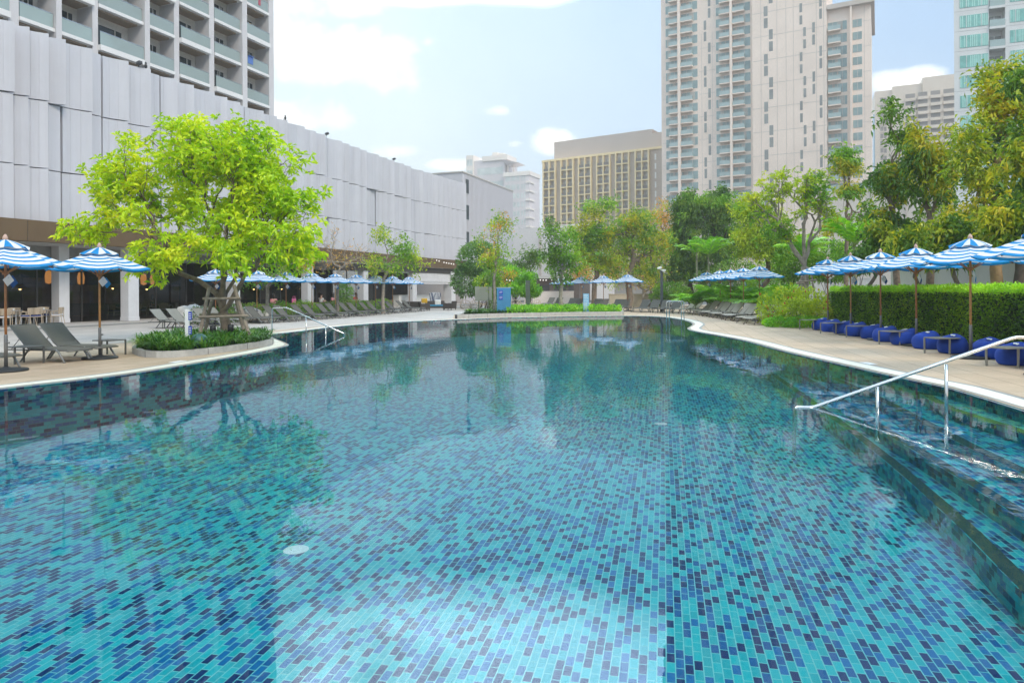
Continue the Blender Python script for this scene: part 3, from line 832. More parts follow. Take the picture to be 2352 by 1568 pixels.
# brown hotel with gold balcony frames
brown = M('hotel_brown', (.50, .41, .34), .8, var=.06, scale=.15)
brown2 = M('hotel_penthouse', (.60, .49, .42), .8, var=.04, scale=.15)
gold = M('gold_frame', (.84, .66, .38), .55, var=.08, scale=.5)
G = thing('brown_hotel', 'brown hotel block with columns of gold framed balconies and a plain penthouse', 'building', (0, 0, 0))
gf = Frame.vp(1247, 374, 236, -1335)
Xg = lambda c: 612.5 + .39065 * c
Ug = lambda c: gf.u(Xg(c))
Zg = gf.z(1247, 374)
b = MB(); gf.box(b, 0, Ug(2345), -22, 0, 0, Zg); b.build('wall', brown, G, world=True)
b = MB(); gf.box(b, -.2, Ug(2345), -22.2, .5, Zg, Zg + .7); b.build('cornice', gold, G, world=True)
b = MB(); gf.box(b, Ug(1683), Ug(2262), -16, -1.5, Zg + .7, gf.z(Xg(1683), .39065 * 838, -1.5)); b.build('penthouse', brown2, G, world=True)
b = MB(); gf.box(b, Ug(2264), Ug(2320), -17, -1.2, Zg + .7, gf.z(Xg(2290), .39065 * 780, -1.2)); b.build('penthouse', brown2, G, world=True)
gw = Parts('window', [M('hotel_window', (.36, .33, .295), .2, var=.2, scale=.4, spec=.7), M('hotel_curtain', (.50, .46, .42), .9, var=.1)], G)
gr = Parts('balcony_rail', [M('rail_dark', (.20, .17, .14), .6)], G)
FHg = gf.z(Xg(1640), .39065 * 1013) - gf.z(Xg(1640), .39065 * 1212); FHg /= 4
zg0 = gf.z(Xg(1640), .39065 * 1013)
for ca, cb in ((1637, 1706), (1741, 1811), (1845, 1916), (1952, 2027), (2063, 2138), (2178, 2255)):
    u0, u1 = Ug(ca), Ug(cb); um = (u0 + u1) / 2
    b = MB()
    for u in (u0, um, u1): gf.box(b, u - .22, u + .22, .01, 1.1, 4, Zg - .02)
    for k in range(-13, 1): gf.box(b, u0 + .22, um - .22, .01, 1.08, zg0 + k * FHg - .35, zg0 + k * FHg); gf.box(b, um + .22, u1 - .22, .01, 1.08, zg0 + k * FHg - .35, zg0 + k * FHg)
    b.build('balcony_frame', gold, G, world=True)
    for k in range(0, -13, -1):
        for ua, ub in ((u0 + .25, um - .25), (um + .25, u1 - .25)):
            b = MB(); z = zg0 + k * FHg; b.mi = 0; gf.box(b, ua + .35, ub - .1, .02, .05, z + .05, z + 2.2); b.mi = 1
            gf.box(b, ua + .9, ub - .5, .05, .07, z + .1, z + 2.15); gw.add(b)
            b = MB(); gf.box(b, ua, ub, .95, 1.0, z + .1, z + .95); gr.add(b)
gw.done(); gr.done()
for k in range(0, 10):
    b = MB(); z = zg0 - k * FHg; gf.box(b, Ug(2286), Ug(2295), .01, .05, z + .1, z + 2.0); b.build('small_window', M('white_trim', (.7, .68, .64), .6), G, world=True)

# hazy far tower
hz_l = M('far_tower_lilac', (.68, .61, .60), .8, var=.05, scale=.1); hz_w = M('far_tower_white', (.84, .75, .67), .8, var=.04, scale=.1)
hz_g = M('far_tower_window', (.58, .60, .57), .3, var=.2, scale=.2)
D = thing('far_tower', 'distant pale lilac high rise fading in the haze behind the podium', 'building', (0, 0, 0))
hf = Frame.vp(1072, 500, 420, -2400)
Uh = lambda c: hf.u(Xg(c)); Zh = lambda c, y: hf.z(Xg(c), .39065 * y)
def hb(name, m, c0, c1, da, db, y0_, y1_=None): b = MB(); hf.box(b, Uh(c0), Uh(c1), da, db, 0 if y1_ is None else Zh(c1, y1_), Zh(c0, y0_)); return b.build(name, m, D, world=True)
hb('slab_wing', hz_w, 1177, 1219, -20, 0, 915)
hb('shaft', hz_l, 1219, 1400, -20, -1, 945); hb('shaft', hz_l, 1404, 1550, -16, 1, 1022)
hb('plant_room', hz_w, 1314, 1345, -10, -4, 890); hb('plant_room', hz_w, 1345, 1378, -12, -5, 893)
hb('roof_terrace', hz_w, 1270, 1420, -14, 0, 920, 936)
b = MB(); p0 = hf.p(Uh(1400), 2, Zh(1410, 945)); b.add([p0, hf.p(Uh(1490), 2, Zh(1490, 957)), hf.p(Uh(1490), -10, Zh(1490, 957)), hf.p(Uh(1400), -10, Zh(1410, 945)), hf.p(Uh(1420), 0, Zh(1420, 972)), hf.p(Uh(1420), -9, Zh(1420, 972))],
     [(0, 1, 2, 3), (0, 4, 1), (1, 4, 5, 2), (3, 2, 5), (0, 3, 5, 4)]); b.build('roof_canopy', hz_l, D, world=True)
for c in (1405, 1440): hb('column', hz_w, c, c + 6, -4, -3, 955)
hb('parapet', hz_w, 1400, 1556, -16.2, 1.4, 1018, 1030)
hw = Parts('window', [hz_g], D)
fh = 4.2
for row in range(14):
    for c0, c1 in ((1183, 1197), (1200, 1214)):
        b = MB(); z = Zh(1177, 940) - row * fh * 1.6; hf.box(b, Uh(c0), Uh(c1), 0, .1, z - 3.8, z); hw.add(b)
    for c0, c1 in ((1412, 1440), (1446, 1472), (1478, 1494), (1504, 1514), (1520, 1528)):
        b = MB(); z = Zh(1404, 1040) - row * fh * 1.25; hf.box(b, Uh(c0), Uh(c1), 1, 1.1, z - 3.0, z)
        hw.add(b)
    if row < 3:
        b = MB(); z = Zh(1300, 985) - row * fh * 2.0; hf.box(b, Uh(1240), Uh(1390), -1, -.9, z - 4.2, z); hw.add(b)
hw.done()
for k in range(12): b = MB(); z = Zh(1550, 1060) - k * fh * 1.25; hf.box(b, Uh(1532), Uh(1556), -6, 1.6, z - 1.6, z - .6); b.build('balcony', hz_w, D, world=True)

# beige slab block behind the right-hand trees
mid_m = M('slab_block_beige', (.68, .575, .475), .8, var=.05, scale=.15); mid_d = M('slab_block_recess', (.24, .21, .19), .8, var=.2, scale=.3)
S = thing('slab_block', 'cream slab block with stepped roof and a grid of recessed balconies', 'building', (0, 0, 0))
sf = Frame.vp(2011, 212, 290, -2300)
Us = lambda c: sf.u(X(c)); Zs = lambda c, y: sf.z(X(c), .375 * y)
def sb(name, m, c0, c1, da, db, y): b = MB(); sf.box(b, Us(c0), Us(c1), da, db, 0, Zs(c0, y)); return b.build(name, m, S, world=True)
sb('wall', mid_m, 1445, 1552, -20, 0, 562); sb('wall', mid_m, 1552, 1735, -20, .8, 534); sb('wall', mid_m, 1735, 1980, -20, 1.6, 482)
sb('glass_edge', M('glass_edge_blue', (.45, .58, .68), .2), 1437, 1445, -20, -.5, 700)
sw = Parts('balcony', [mid_d, mid_m], S)
fs_ = (Zs(1660, 575) - Zs(1660, 620))
for row in range(13):
    for c0, c1, d in ((1632, 1690, .8), (1708, 1764, 1.6), (1784, 1842, 1.6), (1862, 1928, 1.6)):
        b = MB(); z = Zs(c0, 585 - (c0 - 1632) * .12) - row * fs_; b.mi = 0; sf.box(b, Us(c0), Us(c1), d, d + .05, z - 2.6, z + .2); b.mi = 1
        sf.box(b, Us(c0) - .2, Us(c1) + .2, d, d + .9, z - 2.9, z - 1.7); sw.add(b)
    for c0, c1 in ((1478, 1497), (1500, 1516)):
        b = MB(); z = Zs(c0, 600) - row * fs_; b.mi = 0; sf.box(b, Us(c0), Us(c1), 0, .05, z - 1.9, z); b.mi = 1; sf.box(b, Us(c0) - .1, Us(c1) + .1, 0, .3, z - 2.3, z - 1.9); sw.add(b)
sw.done()

# white tower with green glass at the right edge
wt_m = M('white_tower_render', (.66, .66, .65), .7, var=.04, scale=.3); wt_g = M('green_curtain_glass', (.19, .46, .41), .12, var=.22, scale=.8, spec=.7)
wt_l = M('green_curtain_light', (.40, .66, .59), .5, var=.1, scale=2)
W = thing('white_tower', 'white tower with wide green glass windows at the right edge of the picture', 'building', (0, 0, 0))
vf = Frame.vp(2195, 300, 112, -3150)
Uw = lambda c: vf.u(X(c))
fw = vf.z(X(1968), .375 * 100) - vf.z(X(1972), .375 * 344); fw /= 2
zw = vf.z(X(1968), .375 * 100)       # head of a window
b = MB()
k_side = 18 * .40                     # the flank runs away along the line of sight
pl_ = [vf.p(Uw(1932), 0, 0), vf.p(Uw(2147), 0, 0), vf.p(Uw(2147), -18, 0), vf.p(Uw(1932) + k_side, -18, 0)]
if (pl_[1] - pl_[0]).cross(pl_[2] - pl_[1]).z < 0: pl_.reverse()
b.prism([(p.x, p.y) for p in pl_], 0, 64); vf.box(b, Uw(2247), Uw(2700), -18, 0, 0, 64); vf.box(b, Uw(2147), Uw(2247), -18, -1.6, 0, 64); b.build('wall', wt_m, W, world=True)
ww = Parts('window', [wt_g, wt_l, wt_m], W); wb = Parts('balcony', [wt_m, rail_far, slit_glass], W); wj = Parts('band_joint', [M('joint_grey', (.45, .45, .45), .8)], W)
rng = random.Random(9)
for k in range(-8, 10):
    z1 = zw + k * fw; z0 = z1 - fw * .61
    for c0, c1 in ((1968, 2142), (2276, 2420), (2440, 2560)):
        b = MB(); b.mi = 0; vf.box(b, Uw(c0), Uw(c1), .01, .05, z0, z1)
        b.mi = 1
        ncur = 14
        for q in range(ncur):
            if rng.random() < .7: ua = Uw(c0) + (Uw(c1) - Uw(c0)) * (q + .1) / ncur; vf.box(b, ua, ua + (Uw(c1) - Uw(c0)) * .5 / ncur, .05, .06, z0 + .1, z1 - .08)
        b.mi = 2; uu = Uw(c0) + (Uw(c1) - Uw(c0)) * .22; vf.box(b, uu, uu + .07, .06, .10, z0, z1); uu = Uw(c0) + (Uw(c1) - Uw(c0)) * .76; vf.box(b, uu, uu + .07, .06, .10, z0, z1)
        ww.add(b)
    b = MB(); b.mi = 0; vf.box(b, Uw(2148), Uw(2246), -1.58, .25, z0 - .75, z0 - .35); b.mi = 1; vf.box(b, Uw(2150), Uw(2244), .12, .16, z0 - .3, z0 + .75); b.mi = 2
    vf.box(b, Uw(2156), Uw(2195), -1.58, -1.54, z0 - .3, z1 - .2); vf.box(b, Uw(2200), Uw(2240), -1.58, -1.54, z0 - .3, z1 - .2); wb.add(b)
    for c0, c1 in ((1934, 2146), (2248, 2690)):
        b = MB(); vf.box(b, Uw(c0), Uw(c1), 0, .012, z0 - .55, z0 - .48); wj.add(b)
ww.done(); wb.done(); wj.done()

# low white building and dark block at the far end of the garden
LW = thing('white_hall', 'low white windowless hall with panel joints behind the far trees', 'building', atY(1183, 666, 112))
lf = Frame.vp(1183, 525, 112, -2600)
lm = M('hall_white', (.66, .62, .59), .8, var=.04, scale=.3)
b = MB(); lf.box(b, -2, lf.u(1340), -20, 0, 0, lf.z(1183, 525)); b.build('wall', lm, LW, world=True)
b = MB(); lf.box(b, lf.u(1275), lf.u(1345), -14, -3, 0, lf.z(1290, 512)); b.build('raised_roof', lm, LW, world=True)
for c in (1238, 1291): b = MB(); lf.box(b, lf.u(c), lf.u(c) + .45, 0, .1, 0, lf.z(1183, 527)); b.build('panel_joint', beige_dk, LW, world=True)
DB = thing('dark_pavilion', 'low dark brown pavilion with shadowed openings beyond the low white wall', 'building', atY(1260, 666, 92))
df = Frame.vp(1222, 640, 92, -4000)
b = MB(); df.box(b, 0, df.u(1330), -8, 0, 0, df.z(1225, 640)); b.build('wall', M('pavilion_brown', (.13, .10, .085), .8, var=.2), DB, world=True)
b = MB(); df.box(b, -.3, df.u(1332), -8, .8, df.z(1225, 640), df.z(1225, 634)); b.build('roof', soffit_mat, DB, world=True)
for c0, c1 in ((1234, 1262), (1272, 1300), (1306, 1318)): b = MB(); df.box(b, df.u(c0), df.u(c1), .0, .04, .5, df.z(1225, 655)); b.build('opening', dark_gap, DB, world=True)
lw_m = M('garden_wall_white', (.66, .62, .61), .8, var=.05, scale=.6)
def garden_wall(x0, x1, yt, Y, xvp, label, m=lw_m, zt=None):
    f = Frame.vp(x0, yt, Y, xvp); z = f.z(x0, yt) if zt is None else zt
    b = MB(); f.box(b, 0, f.u(x1), -.25, 0, 0, z - .08); f.box(b, -.03, f.u(x1) + .03, -.29, .04, z - .08, z)
    tag(b.build('garden_wall', m, bevel=.01), label, 'wall')
garden_wall(1205, 1318, 669, 76, 9000, 'low white garden wall at the far end beside the dark pavilion')
garden_wall(1400, 1520, 675, 66, 9000, 'low cream garden wall behind the far loungers', M('garden_wall_cream', (.60, .53, .44), .8, var=.06))
garden_wall(1835, 2000, 640, 58, -3000, 'long pale garden wall behind the palms', M('garden_wall_pale', (.52, .51, .49), .8, var=.06))
p0, p1 = at(1985, 616, 2.6), at(2252, 616, 2.6)
q0, q1 = Vector((19.0, 34, 0)), Vector((16.8, 14, 0))
b = MB(); b.bar(q0 + Vector((0, 0, 1.3)), q1 + Vector((0, 0, 1.3)), .25, 2.6); b.bar(q0 + Vector((0, 0, 2.65)), q1 + Vector((0, 0, 2.65)), .34, .1)
tag(b.build('garden_wall', M('garden_wall_grey', (.55, .56, .56), .8, var=.08, scale=.5)), 'pale grey garden wall seen over the clipped hedge on the right', 'wall')

# ------------------------------------------------------------------ vegetation
bark = M('bark_grey_brown', (.21, .16, .12), .9, var=.35, scale=7, bump=.5, bscale=30)
bark_pale = M('bark_pale', (.33, .28, .23), .9, var=.35, scale=6, bump=.4, bscale=30)
bark_dark = M('bark_dark', (.085, .065, .05), .9, var=.3, scale=6, bump=.4, bscale=30)
stake_wood = M('stake_wood', (.30, .24, .19), .9, var=.3, scale=5, bump=.4, bscale=25)
lf_lime = leafmat('leaf_lime', [(.14, .27, .008), (.27, .41, .010), (.40, .51, .012), (.50, .55, .016)], nscale=.7)
lf_mid = leafmat('leaf_mid_green', [(.045, .12, .016), (.08, .19, .018), (.14, .28, .024), (.26, .36, .03)])
lf_yel = leafmat('leaf_yellow_green', [(.10, .17, .014), (.19, .27, .018), (.31, .38, .02), (.42, .40, .03)])
lf_gold_lit = leafmat('leaf_gold_backlit', [(.04, .10, .012), (.13, .20, .014), (.32, .32, .018), (.50, .34, .02)], nscale=.45)  # warm light shining through the leaves is put into their gold colour
lf_dark = leafmat('leaf_dark_green', [(.022, .06, .014), (.05, .115, .02), (.10, .19, .026), (.20, .27, .035)])
lf_orange = leafmat('leaf_orange', [(.16, .17, .02), (.33, .22, .025), (.50, .21, .03), (.55, .26, .06)])
lf_brown = leafmat('leaf_pale_brown', [(.28, .20, .06), (.40, .27, .08), (.45, .22, .07), (.30, .33, .06)])
lf_hedge = leafmat('leaf_hedge', [(.02, .06, .009), (.06, .14, .012), (.13, .24, .014), (.28, .36, .02)], nscale=.55)
lf_hedgetop_lit = leafmat('leaf_hedge_top_lit', [(.10, .24, .012), (.18, .36, .015), (.28, .46, .02), (.34, .50, .03)], nscale=1.2)  # lighter hedge leaf for the top, light from above put into its colour
lf_palm = leafmat('leaf_palm', [(.05, .16, .012), (.10, .27, .014), (.20, .40, .018), (.36, .50, .02)], nscale=.5)
lf_strap = leafmat('leaf_strap', [(.014, .055, .010), (.03, .105, .014), (.06, .16, .018), (.20, .28, .06)], nscale=2)
lf_cover = leafmat('leaf_ground_cover', [(.045, .15, .012), (.09, .26, .014), (.17, .38, .018), (.30, .48, .02)], nscale=1.5)
fl_purple = M('flower_purple', (.52, .30, .62), .7, var=.2); fl_red = M('flower_red', (.55, .03, .03), .6, var=.2)
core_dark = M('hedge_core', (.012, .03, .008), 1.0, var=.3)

def leaf_arrays(rng, P, A, length, width, up=.7, fold=True, droop=.0, jl=.3):
    """P roots, A unit directions -> one six-cornered leaf each, two faces folded along the midrib"""
    n = len(P)
    L = length * (1 + jl * (rng.random(n) * 2 - 1)); Wd = width * (1 + jl * (rng.random(n) * 2 - 1))
    ref = np.zeros((n, 3)); ref[:, 2] = up; ref += rng.normal(size=(n, 3)) * .55
    s = np.cross(A, ref); s /= np.linalg.norm(s, axis=1)[:, None] + 1e-9
    nrm = np.cross(s, A)
    L = L[:, None]; Wd = Wd[:, None]
    mid = P + A * L * .58; tip = P + A * L - np.array([0, 0, 1.]) * droop * L
    if not fold:
        V = np.stack([P, mid + s * Wd * .5, tip, mid - s * Wd * .5], 1).reshape(-1, 3)
        base = np.arange(n)[:, None] * 4
        return V, base + np.array([[0, 1, 2, 3]])
    up_ = nrm * Wd * .16
    V = np.stack([P, mid + s * Wd * .5 + up_, tip, mid - s * Wd * .5 + up_, P + A * L * .30 + s * Wd * .27 + up_ * .6, P + A * L * .30 - s * Wd * .27 + up_ * .6], 1).reshape(-1, 3)
    base = np.arange(n)[:, None] * 6
    f1 = base + np.array([[0, 4, 1, 2]]); f2 = base + np.array([[0, 2, 3, 5]])
    return V, np.concatenate([f1, f2])
def np_mesh(name, V, Fs, mat, parent=None, origin=None):
    me = bpy.data.meshes.new(name)
    V = np.asarray(V, float); 
    if origin is not None: V = V - np.array(origin)
    me.vertices.add(len(V)); me.vertices.foreach_set('co', V.ravel())
    nf = len(Fs); me.loops.add(nf * 4); me.loops.foreach_set('vertex_index', np.asarray(Fs, np.int32).ravel())
    me.polygons.add(nf); me.polygons.foreach_set('loop_start', np.arange(0, nf * 4, 4, dtype=np.int32))
    me.update(calc_edges=True); me.validate()
    me.materials.append(mat); o = bpy.data.objects.new(name, me); COL.objects.link(o)
    if parent is not None: o.parent = parent
    return o
def unit(a): return a / (np.linalg.norm(a, axis=-1)[..., None] + 1e-9)

def skeleton(mb, root, tips, r0, rng, n=6, bend=.12, minr=.008, t0=.38, power=.5, forks=1):
    """branches from a root node to every tip: tips are split in two again and again"""
    N = len(tips); ends = []
    def grow(node, d_in, idx, r):
        pts = tips[idx]; c = pts.mean(0)
        if len(idx) == 1:
            tgt = pts[0]; seg(node, d_in, tgt, r, minr); ends.append((tgt, unit(tgt - node))); return
        nd = node + (c - node) * (t0 + rng.random() * .12) + rng.normal(size=3) * np.linalg.norm(c - node) * .05
        d = seg(node, d_in, nd, r, None)
        ax = np.linalg.svd(pts - c)[2][0] if len(idx) > 2 else pts[1] - pts[0]
        pr = (pts - c) @ ax; o = np.argsort(pr); k = int(len(idx) * rng.uniform(.35, .65)); k = min(max(1, k), len(idx) - 1)
        for sub in (idx[o[:k]], idx[o[k:]]):
            grow(nd, d, sub, max(minr, r * (len(sub) / len(idx)) ** power))
    def seg(a, d_in, b_, r, rend):
        L = np.linalg.norm(b_ - a); d = unit(b_ - a)
        m1 = a + d_in * L * .33 * .8 + d * L * .33 * .2 + rng.normal(size=3) * L * bend * .3
        m2 = a + d * L * .68 + rng.normal(size=3) * L * bend * .35
        re = r * .86 if rend is None else rend
        mb.tube([a, m1, m2, b_], [r, r * .95, (r + re) / 2, re], n if r > .03 else (5 if r > .015 else 4), cap=False)
        return unit(b_ - m2)
    groups = [np.arange(N)]
    while len(groups) < forks:
        groups.sort(key=len); g = groups.pop(); pts = tips[g]; ax = np.linalg.svd(pts - pts.mean(0))[2][0]; o = np.argsort((pts - pts.mean(0)) @ ax); h = len(g) // 2
        groups += [g[o[:h]], g[o[h:]]]
    for g in groups:
        d = unit(tips[g].mean(0) - np.array(root, float)) * .6 + np.array([0, 0, .6])
        grow(np.array(root, float), unit(d) if forks > 1 else np.array([0, 0, 1.]), g, r0 * (len(g) / N) ** .42 if forks > 1 else r0)
    return ends
def sample(rng, blobs, n, shell=.45, gap=.0, freq=.8):
    vol = np.array([b[1][0] * b[1][1] * b[1][2] for b in blobs]) ** .8; vol /= vol.sum(); out = []
    guard = 0
    while len(out) < n and guard < n * 40:
        guard += 1
        c, r = blobs[rng.choice(len(blobs), p=vol)]
        d = unit(rng.normal(size=3)); q = np.array(c) + d * np.array(r) * rng.random() ** shell
        if gap and noise.noise(Vector(q * freq)) < gap - .5: continue
        out.append(q)
    return np.array(out)
def blob(x, y, rx, ry, Y, dy=.8, dY=0.0):
    c = atY(x, y, Y + dY); k = (Y + dY) / F
    return ((c.x, c.y, c.z), (rx * k, max(.5, rx * k * dy), ry * k))
SEED = [100]
def tree(label, base, blobs, leaf, trunk_mat=bark, tips=160, r0=.14, fork=.35, leaves=14, length=.16, width=.07, spread=.32, clump=3, name='tree', cat='tree',
         group=None, rosette=False, gap=.42, freq=.7, up=.6, lean=None, extra=None, t0=.38, bend=.12, power=.5, droop=.15, bare=0.0, minr=.006, trunks=1, forks=1):
    SEED[0] += 1; rng = np.random.default_rng(SEED[0])
    base = np.array(base, float); th = thing(name, label, cat, tuple(base), group=group)
    tp = sample(rng, blobs, tips, .45, gap, freq)
    czone = np.average([b[0] for b in blobs], axis=0); low = min(b[0][2] - b[1][2] for b in blobs)
    mb = MB()
    ends = []
    for q in range(trunks):
        b0 = base + (rng.normal(size=3) * r0 * 2.2 * np.array([1, 1, 0]) if trunks > 1 else 0)
        root = base + np.array([0, 0, max(.3, (low - base[2]) * fork if fork < 1 else fork)]) if lean is None else np.array(lean, float)
        root = root + (b0 - base) * 1.5
        root[:2] += (czone - base)[:2] * .06 if lean is None else 0
        m = (b0 + root) / 2 + rng.normal(size=3) * r0 * .4
        mb.tube([b0 - np.array([0, 0, .1]), b0 + np.array([0, 0, .12]), m, root], [r0 * 1.45, r0 * 1.15, r0 * 1.0, r0 * .97], 10, cap=False)
        sel = tp[q::trunks]
        ends += skeleton(mb, root, sel, r0 * .97, rng, 8, bend=bend, t0=t0, power=power, minr=minr, forks=forks)
    mb.v = [(v[0] - base[0], v[1] - base[1], v[2] - base[2]) for v in mb.v]
    mb.build('trunk', trunk_mat, th, smooth=True)
    P = []; A = []
    for tpnt, d in ends:
        if bare and rng.random() < bare: continue
        for c in range(clump):
            q = tpnt + rng.normal(size=3) * spread * np.array([1, 1, .7]) * (0 if c == 0 else 1)
            k = max(3, int(leaves * rng.uniform(.6, 1.3)))
            ax = unit(d * .5 + rng.normal(size=3) * .5 + np.array([0, 0, up]))
            if rosette:
                e1 = unit(np.cross(ax, [.3, .9, .2])); e2 = np.cross(ax, e1); ph = np.arange(k) * 2.399 + rng.random() * 6
                tilt = rng.uniform(-.25, .75, k)
                dd = unit(np.cos(ph)[:, None] * e1 + np.sin(ph)[:, None] * e2 + ax * tilt[:, None])
                P.append(np.repeat(q[None], k, 0) + rng.normal(size=(k, 3)) * .02); A.append(dd)
            else:
                P.append(q + rng.normal(size=(k, 3)) * spread * .55); dd = unit(rng.normal(size=(k, 3)) + ax * .5 - np.array([0, 0, droop])); A.append(dd)
    P = np.concatenate(P); A = np.concatenate(A)
    mats = leaf if isinstance(leaf, list) else [(leaf, 1.0)]
    pick = rng.random(len(P)); acc = 0
    if len(mats) > 1:      # patches of another colour: by position, not leaf by leaf
        f_ = np.array([noise.noise(Vector(p * .55) + Vector((SEED[0], 0, 0))) for p in P]); pick = np.argsort(np.argsort(f_ + rng.normal(size=len(P)) * .06)) / len(P)
    for m_, share in mats:
        s_ = (pick >= acc) & (pick < acc + share); acc += share
        V, Fc = leaf_arrays(rng, P[s_], A[s_], length, width, up=up, droop=droop)
        np_mesh('crown', V, Fc, m_, th, base)
    if extra:
        fm, nf, fs = extra; b = MB(); ii = rng.choice(len(ends), min(nf, len(ends)), replace=False)
        for i in ii:
            e = ends[i][0] - base
            for q in range(9): p = e + rng.normal(size=3) * fs; b.lathe([(.0, -.03), (.045, 0), (.0, .03)], 5, tuple(p))
        b.build('blossom', fm, th)
    return th
def bush(label, blobs, leaf, n=2500, length=.12, width=.05, name='shrub', cat='shrub', group=None, core=True, up=.8, shell=.25, gap=.25, freq=1.4, base=None, stems=14, fold=True, flowers=None):
    SEED[0] += 1; rng = np.random.default_rng(SEED[0])
    c = np.mean([b[0] for b in blobs], axis=0); z0 = 0.0
    base = np.array(base if base is not None else (c[0], c[1], z0), float); th = thing(name, label, cat, tuple(base), group=group)
    P = sample(rng, blobs, n, shell, gap, freq)
    near = [min(range(len(blobs)), key=lambda k: np.sum(((p - np.array(blobs[k][0])) / np.array(blobs[k][1])) ** 2)) for p in P]
    out = unit(np.array([(p - np.array(blobs[k][0])) for p, k in zip(P, near)]))
    A = unit(out * .8 + rng.normal(size=P.shape) * .6 + np.array([0, 0, .25]))
    V, Fc = leaf_arrays(rng, P, A, length, width, up=up, droop=.1, fold=fold)
    np_mesh('foliage', V, Fc, leaf, th, base)
    b = MB()
    for i in range(stems):
        t = P[rng.integers(len(P))]; s_ = base + np.array([rng.normal() * .15, rng.normal() * .15, -.05]); m = (s_ + t) / 2 + np.array([0, 0, .1])
        b.tube([s_ - base, m - base, t - base], [.022, .016, .006], 5)
    if stems: b.build('stem', bark_dark, th)
    if flowers:
        fm, nf, fr_ = flowers; b = MB()
        for i in range(nf):
            t = P[rng.integers(len(P))] - base
            if t[2] < .3: continue
            b.lathe([(.0, -fr_), (fr_ * .6, -fr_ * .4), (fr_ * .45, fr_ * .5), (.0, fr_ * 1.3)], 6, tuple(t + np.array([0, 0, .08])))
        b.build('blossom', fm, th)
    return th

# --- the big lime-green tree in its raised bed by the pool
tb = atY(515, 770, 21.6); tb.z = .15
YB = 21.6
big_tree = tree('big lime green leafy tree spreading over the left pool edge, propped by wooden stakes', tb,
     [blob(470, 345, 175, 75, YB), blob(620, 420, 105, 95, YB), blob(300, 440, 120, 85, YB), blob(215, 525, 68, 40, YB, dY=-.6), blob(420, 540, 150, 75, YB, dY=-.8), blob(600, 540, 120, 75, YB, dY=-.4),
      blob(690, 470, 62, 62, YB), blob(690, 575, 50, 40, YB), blob(350, 600, 70, 42, YB, dY=-1.2), blob(480, 440, 160, 100, YB, dY=1.0), blob(560, 595, 70, 45, YB, dY=-1.6), blob(545, 330, 90, 50, YB)],
     lf_lime, bark, tips=980, forks=5, r0=.155, lean=tuple(atY(512, 715, YB)), leaves=9, length=.205, width=.078, spread=.24, clump=3, rosette=True, gap=.45, freq=.95, t0=.30, bend=.16, power=.46, droop=.22, name='leafy_tree')
def stake(name, pts, r=.045, parent=None): b = MB(); b.tube(pts, r, 7); return b.build(name, stake_wood, parent, world=True)
sp = thing('tree_stakes', 'weathered wooden stakes and crossbars tied round the trunk of the big lime green tree', 'tree stakes', tuple(tb))
Ys = 21.2
for (xa, ya), (xb, yb), dY in (((480, 660), (455, 768), -.5), ((537, 655), (578, 766), -.4), ((541, 682), (565, 760), .7), ((486, 690), (466, 764), .8)):
    p, q = atY(xa, ya, Ys + dY * .5), atY(xb, yb, Ys + dY); q.z = .12; stake('stake', [p, q], .055, sp)
for (xa, ya), (xb, yb), dY in (((466, 686), (553, 685), -.32), ((457, 728), (570, 725), -.42), ((459, 722), (560, 722), .72)):
    stake('crossbar', [atY(xa, ya, Ys + dY), atY(xb, yb, Ys + dY)], .04, sp)

# raised bed round it
bed = catmull([Vector((*p, 0)) for p in ((-10.2, 18.5), (-9.6, 17.85), (-8.8, 17.7), (-8.15, 19.0), (-7.75, 20.8), (-7.75, 22.2), (-8.6, 23.4), (-10.2, 23.9), (-11.3, 23.0), (-11.3, 21.0), (-10.8, 19.4))], .3, True)
def kerb_ring(label, path, h, w, name='planter_kerb', mat=concrete, gaps=9):
    b = MB()
    if sum((path[(i + 1) % len(path)].x - p.x) * (path[(i + 1) % len(path)].y + p.y) for i, p in enumerate(path)) < 0: path = path[::-1]
    A, B = path, offset_path(path, w, True); n = len(path)      # inner edge to the right of a clockwise ring
    for i in range(n):
        j = (i + 1) % n
        b.quad((A[i].x, A[i].y, 0), (A[j].x, A[j].y, 0), (A[j].x, A[j].y, h), (A[i].x, A[i].y, h)) if False else b.quad((A[j].x, A[j].y, 0), (A[i].x, A[i].y, 0), (A[i].x, A[i].y, h), (A[j].x, A[j].y, h))
        b.quad((A[i].x, A[i].y, h), (B[i].x, B[i].y, h), (B[j].x, B[j].y, h), (A[j].x, A[j].y, h))
        b.quad((B[i].x, B[i].y, 0), (B[j].x, B[j].y, 0), (B[j].x, B[j].y, h), (B[i].x, B[i].y, h))
    b.mi = 1
    for i in range(2, n - 1, max(1, n // gaps)):
        p = A[i]; t_ = (A[(i + 1) % n] - A[i - 1]).normalized(); nr = Vector((t_.y, -t_.x, 0))
        b.obox(p + nr * (w / 2 - .005) + Vector((0, 0, h / 2)), t_ * .006, nr * (w / 2), (0, 0, h / 2 + .002))
    o = b.build(name, [mat, dark_gap]); return tag(o, label, 'planter kerb'), B
kb, inner = kerb_ring('low concrete kerb round the bed of strappy plants under the big tree', bed, .17, .14)
soil = M('planting_soil', (.05, .035, .022), 1.0, var=.3, scale=8, bump=.6)
sheet('planter_soil', [(p.x, p.y) for p in inner], [], .13, soil)
def inside(p, poly):
    c = False; j = len(poly) - 1
    for i in range(len(poly)):
        a, b_ = poly[i], poly[j]
        if (a.y > p[1]) != (b_.y > p[1]) and p[0] < (b_.x - a.x) * (p[1] - a.y) / (b_.y - a.y) + a.x: c = not c
        j = i
    return c
